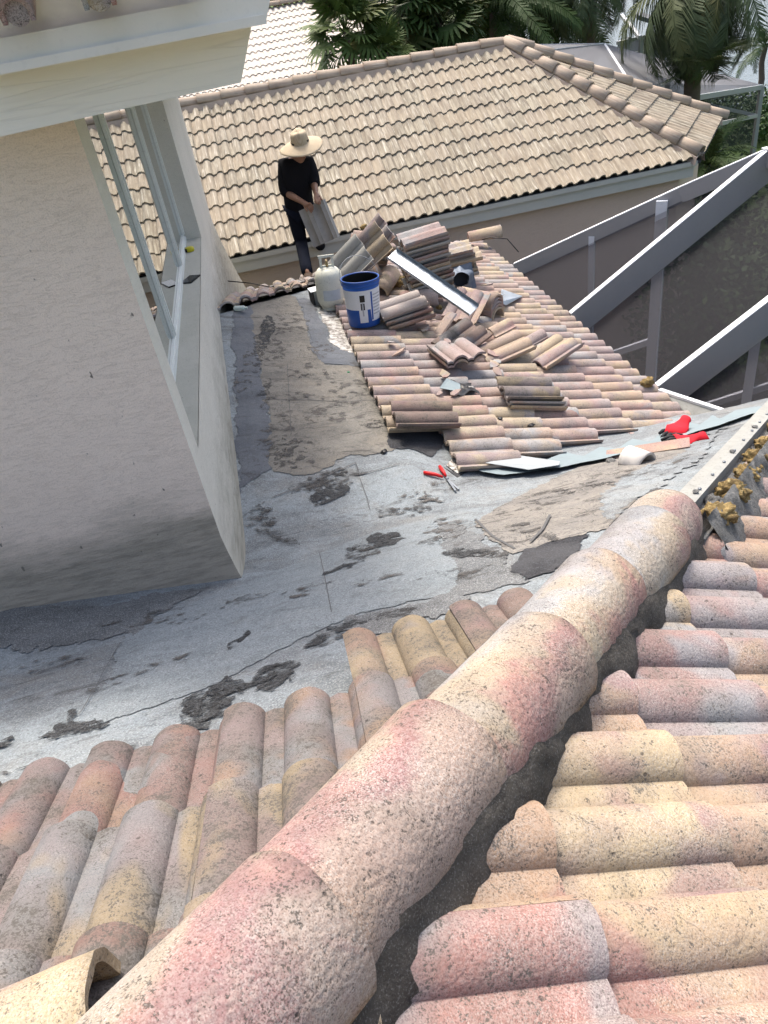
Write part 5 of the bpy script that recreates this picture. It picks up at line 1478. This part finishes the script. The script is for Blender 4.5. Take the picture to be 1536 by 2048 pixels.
for q in (0, 1):
    o_ = q * len(prf) * n
    for k in range(len(prf) - 1):
        for i in range(n):
            a_, b_ = o_ + k * n + i, o_ + k * n + (i + 1) % n; f.append((a_, b_, b_ + n, a_ + n))
mb.add(v, f, True); o = mb.build('collar', M_boot_m); o.parent = root
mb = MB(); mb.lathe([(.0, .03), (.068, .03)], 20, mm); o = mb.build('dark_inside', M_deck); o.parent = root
mb = MB(); mb.poly_prism([mm @ Vector(q) for q in ((-.13, -.11, -.10), (.13, -.12, -.12), (.15, .12, -.09), (-.12, .13, -.12))], (0, 0, -.004)); o = mb.build('base_sheet', M_boot_m); o.parent = root
# small bent sheet
q_ = [onC(1003, 578, .02), onC(1045, 592, .03), onC(1012, 610, .05), onC(1000, 604, .09)]
mb = MB(); c_ = q_[0].copy(); mb.poly_prism([p - c_ for p in q_], (0, 0, -.003)); o = mb.build('metal_scrap', metal('bluish_scrap_steel', (.5, .58, .66), .3, .8, .2)); o.location = c_; fix_normals(o.data)
tag(o, 'small triangular scrap of shiny metal right of the nested ridge tiles', 'metal scrap')

# propane tank
M_tank = paint('cream_white_tank_paint', (.62, .62, .52), .45, .25, 0, .45, 12)
M_tank2 = paint('pale_blue_tank_label', (.45, .50, .52), .6, .3, 0, .3, 20)
pt = onC(661, 600); pt = Vector((pt.x, pt.y, mz(pt.x, pt.y) + .02 if pt.x < .6 else cz(pt.x, 0)))
tank = empty('gas_tank', pt); tag(tank, 'small cream white gas tank with a square handle beside the blue pail', 'gas tank')
TM = Matrix.Rotation(R(4), 4, 'Y')
mb = MB(); mb.lathe([(.0, .012), (.06, .012), (.098, .035), (.116, .075), (.120, .12), (.120, .27), (.112, .312), (.085, .345), (.05, .36), (.0, .364)], 36, TM); o = mb.build('cylinder_body', M_tank); o.parent = tank
mb = MB(); mb.lathe([(.085, .0), (.088, .03), (.083, .032)], 28, TM); o = mb.build('foot_ring', M_tank); o.parent = tank
# handle: a flat plate with a window, standing on the shoulder
mb = MB()
for lo, hi in (((-.062, -.008, .348), (-.040, .004, .440)), ((.040, -.008, .348), (.062, .004, .440)), ((-.070, -.008, .441), (.070, .004, .462)), ((-.039, -.008, .348), (.039, .004, .378))): mb.box(lo, hi, TM)
o = mb.build('handle', M_tank); o.parent = tank
mb = MB(); mb.tube([TM @ Vector((0, 0, .36)), TM @ Vector((0, 0, .405))], [.016, .012], 10); mb.tube([TM @ Vector((0, -.03, .41)), TM @ Vector((0, .03, .41))], .009, 8); o = mb.build('valve', simple('brass_valve', (.35, .27, .14), .4, .8)); o.parent = tank
mb = MB(); n = 16; v = []; f = []
for k in range(n + 1):
    a_ = R(-125 + 75 * k / n) ; 
    for z in (.10, .19): v.append(TM @ Vector((.1212 * math.cos(a_), .1212 * math.sin(a_), z)))
for k in range(n): f.append((2*k, 2*k+2, 2*k+3, 2*k+1))
mb.add(v, f, True); o = mb.build('paper_label', M_tank2); o.parent = tank
# grey box behind the tank
pb = onC(634, 588); pb = Vector((pb.x, pb.y, mz(pb.x, pb.y)))
root = empty('metal_tin', pb); tag(root, 'small grey square tin with a dark side behind the gas tank', 'tin')
M_tin = paint('grey_tin', (.30, .33, .34), .5, .3, .2, .3)
mb = MB(); mb.box((-.04, -.06, 0), (.10, .06, .13), Matrix.Rotation(R(8), 4, 'Z')); o = mb.build('tin_body', M_tin); o.parent = root
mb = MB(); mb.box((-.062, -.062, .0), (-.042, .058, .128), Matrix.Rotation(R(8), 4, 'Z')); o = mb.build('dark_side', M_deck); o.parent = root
mb = MB(); mb.box((-.065, -.064, .131), (.102, .062, .138), Matrix.Rotation(R(8), 4, 'Z')); o = mb.build('lid', M_alutop); o.parent = root

# blue pail
M_blue = paint('glossy_blue_plastic', (.012, .07, .30), .35, .2, 0, .2, 16)
M_pwhite = paint('white_pail_label', (.60, .62, .64), .5, .12, 0, .15, 20)
M_black = paint('dried_black_tar', (.012, .012, .012), .35, .1, 0, 0)
M_pgrey = paint('grey_label_print', (.33, .35, .38), .5, .1, 0, .1)
pp = onC(730, 648); pp = Vector((pp.x, pp.y, cz(pp.x, 0) + .01))
pail = empty('pail', pp); tag(pail, 'blue pail with white label standing open and tar stained on the tiles', 'pail')
PM = Matrix.Rotation(R(3.5), 4, 'Y') @ Matrix.Rotation(R(-2), 4, 'X')
mb = MB(); mb.lathe([(.0, .0), (.128, .0), (.132, .01), (.150, .368), (.146, .370), (.128, .03), (.0, .028)], 48, PM); o = mb.build('pail_body', M_blue); o.parent = pail
mb = MB(); mb.lathe([(.1500, .330), (.1560, .332), (.1560, .342), (.1505, .345), (.1505, .362), (.156, .366), (.156, .376), (.150, .378), (.146, .374)], 48, PM); o = mb.build('rim', M_blue); o.parent = pail
mb = MB(); mb.lathe([(.0, .05), (.128, .05)], 40, PM); o = mb.build('tar_inside', M_black); o.parent = pail
mb = MB(); mb.lathe([(.1265, .032), (.1455, .368)], 48, PM); o = mb.build('tarred_lining', M_black); o.parent = pail
def pail_band(a0, a1, z0f, z1f, mat, name='paper_label', off=.0008, n=30):
    v = []; f = []
    for k in range(n + 1):
        s_ = k / n; a_ = R(a0 + (a1 - a0) * s_)
        for z in (z0f(s_) if callable(z0f) else z0f, z1f(s_) if callable(z1f) else z1f):
            r_ = .132 + (.150 - .132) * (z - .01) / .358 + off; v.append(PM @ Vector((r_ * math.cos(a_), r_ * math.sin(a_), z)))
    for k in range(n): f.append((2*k, 2*k+2, 2*k+3, 2*k+1))
    mb = MB(); mb.add(v, f, True); o = mb.build(name, mat); o.parent = pail; return o
pail_band(-178, 2, lambda s_: .15 if s_ < .60 else .05, .305, M_pwhite, n=60)
pail_band(-112, -84, .045, .30, M_pwhite, off=.0012)
pail_band(-106, -90, .215, .270, M_black, 'printed_mark', .0018, 10)
pail_band(-105, -92, .150, .205, M_black, 'printed_mark', .0018, 10)
pail_band(-101, -96, .10, .21, M_pgrey, 'printed_mark', .0018, 6)
for k in range(7): pail_band(-62, -26, .10 + k * .026, .110 + k * .026, M_pgrey, 'printed_mark', .0014, 10)
pail_band(-70, -64, .06, .29, M_blue, 'printed_mark', .0014, 6)
# wire bail hanging behind
pts = [PM @ Vector((.158 * math.cos(R(a_)), .158 * math.sin(R(a_)), .345 + .16 * math.sin(R((a_ + 10) / 200 * 180)))) for a_ in range(-10, 191, 10)]
mb = MB(); mb.tube([Vector((p.x, p.y * .9 + .03, p.z)) for p in pts], .0025, 5); o = mb.build('wire_handle', M_steel2); o.parent = pail
# blue bag corner and plastic bottles at its foot
pq = hit(703, 655)
chunk(pq + Vector((0, 0, .03)), .035, paint('purple_blue_plastic', (.06, .04, .35), .35, .1), 'crumpled purple blue plastic at the foot of the pail', 'plastic wrap', 'plastic_wrap', None, 2.2, .6)
t = NT('clear_crumpled_plastic'); t.b.inputs['Transmission Weight'].default_value = .45; t.b.inputs['Roughness'].default_value = .12; t.b.inputs['IOR'].default_value = 1.3
M_clear = t.done((.85, .95, .90), t.bump(t.noise(t.obj(), 30, 3), .8, .01), .12)
def bottle(p, yaw, label, L=.17, r=.030):
    root = empty('plastic_bottle', p); tag(root, label, 'bottle', 'empty plastic bottles')
    m = Matrix.Rotation(R(yaw), 4, 'Z') @ Matrix.Translation((0, 0, r)) @ Matrix.Rotation(R(90), 4, 'X')
    prf = [(0, 0), (r * .8, 0), (r, .01), (r * .92, .03), (r, .05), (r * .9, .07), (r, .09), (r * .95, L * .68), (r * .6, L * .82), (r * .40, L * .88), (r * .40, L * .93)]
    mb = MB(); mb.lathe(prf, 16, m); o = mb.build('bottle_body', M_clear); o.parent = root
    mb = MB(); mb.lathe([(r * .45, L * .925), (r * .45, L), (0, L)], 12, m); o = mb.build('cap', simple('pale_cap', (.5, .6, .55), .4)); o.parent = root
bottle(hit(700, 672), 20, 'clear plastic bottle nearest the blue pail', .15)
bottle(hit(718, 690), -15, 'clear crushed plastic bottle at the cut tile edge', .16)
bottle(hit(470, 622), 65, 'clear plastic bottle against the side wall', .12, .022)
chunk(hit(697, 746) + Vector((0, 0, .005)), .013, simple('green_cap_plastic', (.0, .16, .06), .4), 'tiny green bottle cap on the tan patch', 'bottle cap', 'bottle_cap', None, 1.1, .5, 2)

# red handled snips
ps = hit(885, 962)
root = empty('tin_snips', ps); tag(root, 'red handled tin snips lying open on the membrane', 'snips')
M_red = paint('red_grip_rubber', (.55, .012, .014), .4, .1)
def sn(px): return hit(*px) - ps + Vector((0, 0, .018))
piv = sn((895, 962))
for h_, l_ in (((848, 950), 'handle'), ((880, 938), 'handle')):
    a_ = sn(h_); mb = MB(); mid_ = a_.lerp(piv, .5) + Vector((0, .004, .004)); mb.tube([a_, a_.lerp(mid_, .5), mid_, piv.lerp(mid_, .35)], [.010, .012, .011, .007], 8); o = mb.build(l_, M_red); o.parent = root
for tip in ((918, 983), (912, 986)):
    a_ = sn(tip); mb = MB(); mb.bar(piv, a_, .011, .006); o = mb.build('blade', M_steel2); o.parent = root
mb = MB(); mb.lathe([(0, .006), (.010, .006), (.010, -.006)], 10, Matrix.Translation(piv)); o = mb.build('pivot_bolt', M_steel2); o.parent = root
# cut-out square of tile and flashing beside the snips
pf = hit(918, 938)
root = empty('flashing_scrap', pf); tag(root, 'curled square scrap of flashing beside the red snips', 'scrap')
mb = MB(); mb.poly_prism([hit(893, 933) - pf, hit(905, 920) - pf, hit(940, 932) - pf, hit(915, 950) - pf], (0, 0, .012)); o = mb.build('scrap_sheet', M_foil); o.parent = root; fix_normals(o.data)
mb = MB(); a_, b_ = hit(905, 920) - pf, hit(944, 936) - pf; mb.poly_prism([a_ + Vector((0, 0, .015)), b_ + Vector((0, 0, .015)), b_ + Vector((.01, -.03, .05)), a_ + Vector((.01, -.03, .05))], (0, .004, 0)); o = mb.build('curled_edge', M_mortar2); o.parent = root; fix_normals(o.data)
mb = MB(); mb.poly_prism([hit(888, 936) - pf, hit(915, 956) - pf, hit(944, 940) - pf, hit(915, 950) - pf], (0, 0, .006)); o = mb.build('tarred_rim', M_tar); o.parent = root; fix_normals(o.data)
# black tarred rag
pr = onC(925, 782); pr = Vector((pr.x, pr.y, cz(pr.x, 0)))
root = empty('tarred_rag', pr); tag(root, 'black tarred rag with a grey scrap on the tiles below the wavy pair', 'rag')
mb = MB(); n = 12; v = []; f = []
for i in range(n):
    for j in range(n):
        x = (i / (n - 1) - .5) * .19; y = (j / (n - 1) - .5) * .20
        k_ = mnoise.noise(Vector((x * 14, y * 14, 3))); v.append(Vector((x * (1 + .7 * mnoise.noise(Vector((y * 10, 1, 1)))), y * (1 + .8 * mnoise.noise(Vector((x * 10, 5, 1)))), .012 + .045 * abs(k_) - .28 * x * .9)))
for i in range(n - 1):
    for j in range(n - 1): f.append((i*n+j, (i+1)*n+j, (i+1)*n+j+1, i*n+j+1))
mb.add(v, f, True); o = mb.build('rag_cloth', M_black); o.parent = root
mb = MB(); mb.poly_prism([(-.16, -.0, .06), (-.03, -.07, .03), (.0, .05, .03), (-.08, .10, .07)], (0, 0, .004)); o = mb.build('grey_scrap', M_flash); o.parent = root; fix_normals(o.data)
# tar blob and stick on the tiles
for k, (px, py, r, lab) in enumerate([(1062, 852, .022, 'small dark tar blob on a pink tile near the flashing'), (1000, 838, .018, 'thin dark tar smear between two tiles'), (768, 905, .022, 'tar blob at the edge of the tan patch'), (757, 800, .02, 'tar blob at the cut edge of the tiles'), (750, 755, .018, 'upper tar blob at the cut edge of the tiles')]):
    p = onC(px, py) if k < 2 else hit(px, py); chunk(p + Vector((0, 0, .006)), r, M_black, lab, 'tar', 'tar_blob', None, k * 2.1, .35)
# red gloves
pgl = onC(1352, 878); 
M_glove = paint('black_glove_palm', (.015, .015, .017), .7, .1); M_gred = paint('red_glove_knit', (.50, .008, .02), .8, .2, 0, 0, 20)
for k, (px, py, yaw, lab) in enumerate([(1345, 872, 35, 'upper red and black work glove, cuff up, by the flashing'), (1352, 884, -8, 'lower red and black work glove, lying flat by the flashing')]):
    q = hit(px, py + 6); root = empty('work_glove', q); tag(root, lab, 'glove', 'pair of work gloves')
    b = Matrix.Translation((0, 0, .025)) @ Matrix.Rotation(R(yaw), 4, 'Z')
    mb = MB(); n = 14
    v = []; f = []
    for i in range(9):
        t_ = i / 8; x = .0 + t_ * .17; w_ = .050 + .018 * math.sin(t_ * 5 + k); h_ = .020 + .012 * math.sin(t_ * 7 + k * 2)
        for j in range(n):
            a_ = 2 * math.pi * j / n; e = 1 + .25 * mnoise.noise(Vector((t_ * 5, math.cos(a_) * 1.5, math.sin(a_) * 1.5 + k * 4)))
            v.append(b @ Vector((x, w_ * math.cos(a_) * e, h_ * math.sin(a_) * e + .03 * t_ * (1 - k))))
    for i in range(8):
        for j in range(n): f.append((i*n+j, i*n+(j+1) % n, (i+1)*n+(j+1) % n, (i+1)*n+j))
    f.append(tuple(range(n))); f.append(tuple(range(8 * n, 9 * n)))
    mb.add(v, f, True); o = mb.build('cuff', M_gred); o.parent = root; fix_normals(o.data)
    for j in range(4):
        mb = MB(); y0 = -.036 + j * .024; mb.tube([b @ Vector((.02, y0, 0)), b @ Vector((-.03, y0 * 1.15, .012)), b @ Vector((-.065 - .008 * (j % 2), y0 * 1.2, -.004))], [.014, .013, .009], 8); o = mb.build('finger', M_glove); o.parent = root
    mb = MB(); mb.tube([b @ Vector((.05, .045, 0)), b @ Vector((.02, .075, .0)), b @ Vector((-.01, .082, -.005))], [.014, .013, .009], 8); o = mb.build('thumb', M_glove); o.parent = root
# broken ridge tile piece and slat in the valley
pv = hit(1262, 925)
me = barrel_mesh('broken_ridge_tile', r0=.085, r1=.095, L=.17, n=18, ny=3, seed=44, rough=.006); me.materials.append(paint('chalky_white_tile', (.55, .53, .50), .9, .3, 0, .2))
o = link('broken_ridge_tile', me); o.matrix_world = Matrix.Translation(pv + Vector((-.02, .02, .03))) @ Matrix.Rotation(R(205), 4, 'Z') @ Matrix.Scale(.8, 4); tag(o, 'chalky white broken half-round tile piece in the valley', 'ridge tile')
mb = MB(); a_, b_ = hit(1212, 918), hit(1378, 894); mb.bar(a_ + Vector((0, 0, .03)), b_ + Vector((0, 0, .035)), .10, .016); o = mb.build('tile_strip', M_loose); 
tag(o, 'long thin tile strip lying under the red gloves', 'tile strip')
chunk(hit(1222, 925) + Vector((0, 0, .01)), .03, M_mortar2, 'pale mortar crumbs left of the white tile piece', 'rubble', 'rubble_bit', None, 1.9, .4)

# phone, card and tape on the sill
p = Vector((X2 - .075, 5.62, ZS)); 
root = empty('phone', p); tag(root, 'black phone lying on the window sill', 'phone')
mb = MB(); mb.box((-.045, -.08, .0), (.045, .08, .009), Matrix.Rotation(R(-25), 4, 'Z')); o = mb.build('phone_body', M_black); o.parent = root
mb = MB(); mb.box((-.041, -.075, .0092), (.041, .075, .0098), Matrix.Rotation(R(-25), 4, 'Z')); o = mb.build('screen', simple('dark_phone_glass', (.02, .02, .025), .1)); o.parent = root
p = Vector((X2 - .09, 6.42, ZS)); root = empty('tape_measure', p); tag(root, 'small yellow and black tape measure at the far end of the sill', 'tape measure')
mb = MB(); mb.lathe([(0, .0), (.032, .0), (.036, .006), (.036, .028), (.032, .034), (0, .034)], 20); o = mb.build('case', simple('yellow_case', (.55, .48, .03), .4)); o.parent = root
mb = MB(); mb.box((-.045, -.03, .004), (-.02, .03, .030)); o = mb.build('grip', M_black); o.parent = root

# wires
mb = MB(); mb.tube([aty(455, 562, 7.9), aty(500, 566, 8.0), aty(540, 574, 7.7), aty(600, 566, 7.4), aty(640, 556, 7.3)], .006, 5); tag(mb.build('cable', M_black), 'thin black cable running along the far roof edge to the wall', 'cable')
c_ = onC(965, 500); mb = MB(); mb.tube([c_ + Vector((0, 0, .12)), c_ + Vector((.1, 0, .13)), c_ + Vector((.28, -.1, .10)), c_ + Vector((.38, -.2, -.05))], .006, 5); tag(mb.build('cable', M_black), 'black cable sticking out over the eave beside the far ridge tile', 'cable')
# broken ridge tile at the near left corner
me = barrel_mesh('broken_ridge_tile', r0=.10, r1=.115, L=.34, n=30, ny=8, seed=61, rough=.004); me.materials.append(M_ridge)
pn = on(95, 2040, (0, SA, 1), -.80)
o = link('broken_ridge_tile', me); d_ = (on(170, 2005, (0, SA, 1), -.72) - on(-160, 2130, (0, SA, 1), -.72)).normalized()
e_ = on(185, 2050, (0, SA, 1), -.74)
o.matrix_world = dirbasis(e_ - d_ * .34 - Vector((0, 0, .075)), d_) ; tag(o, 'peach broken half-round tile cut by the bottom left corner', 'ridge tile')

# ------------------------------------------------------------------ one fixed random number per object for the materials
_rc = random.Random(2024)
for o in scene.objects:
    if o.type == 'MESH': o.color = (_rc.random(), _rc.random(), _rc.random(), 1)

for o in scene.objects:
    if o.get('label', '').startswith('peach broken'):
        o.data.materials[0] = M_tile; o.color = (.16, 0, 0, 1)
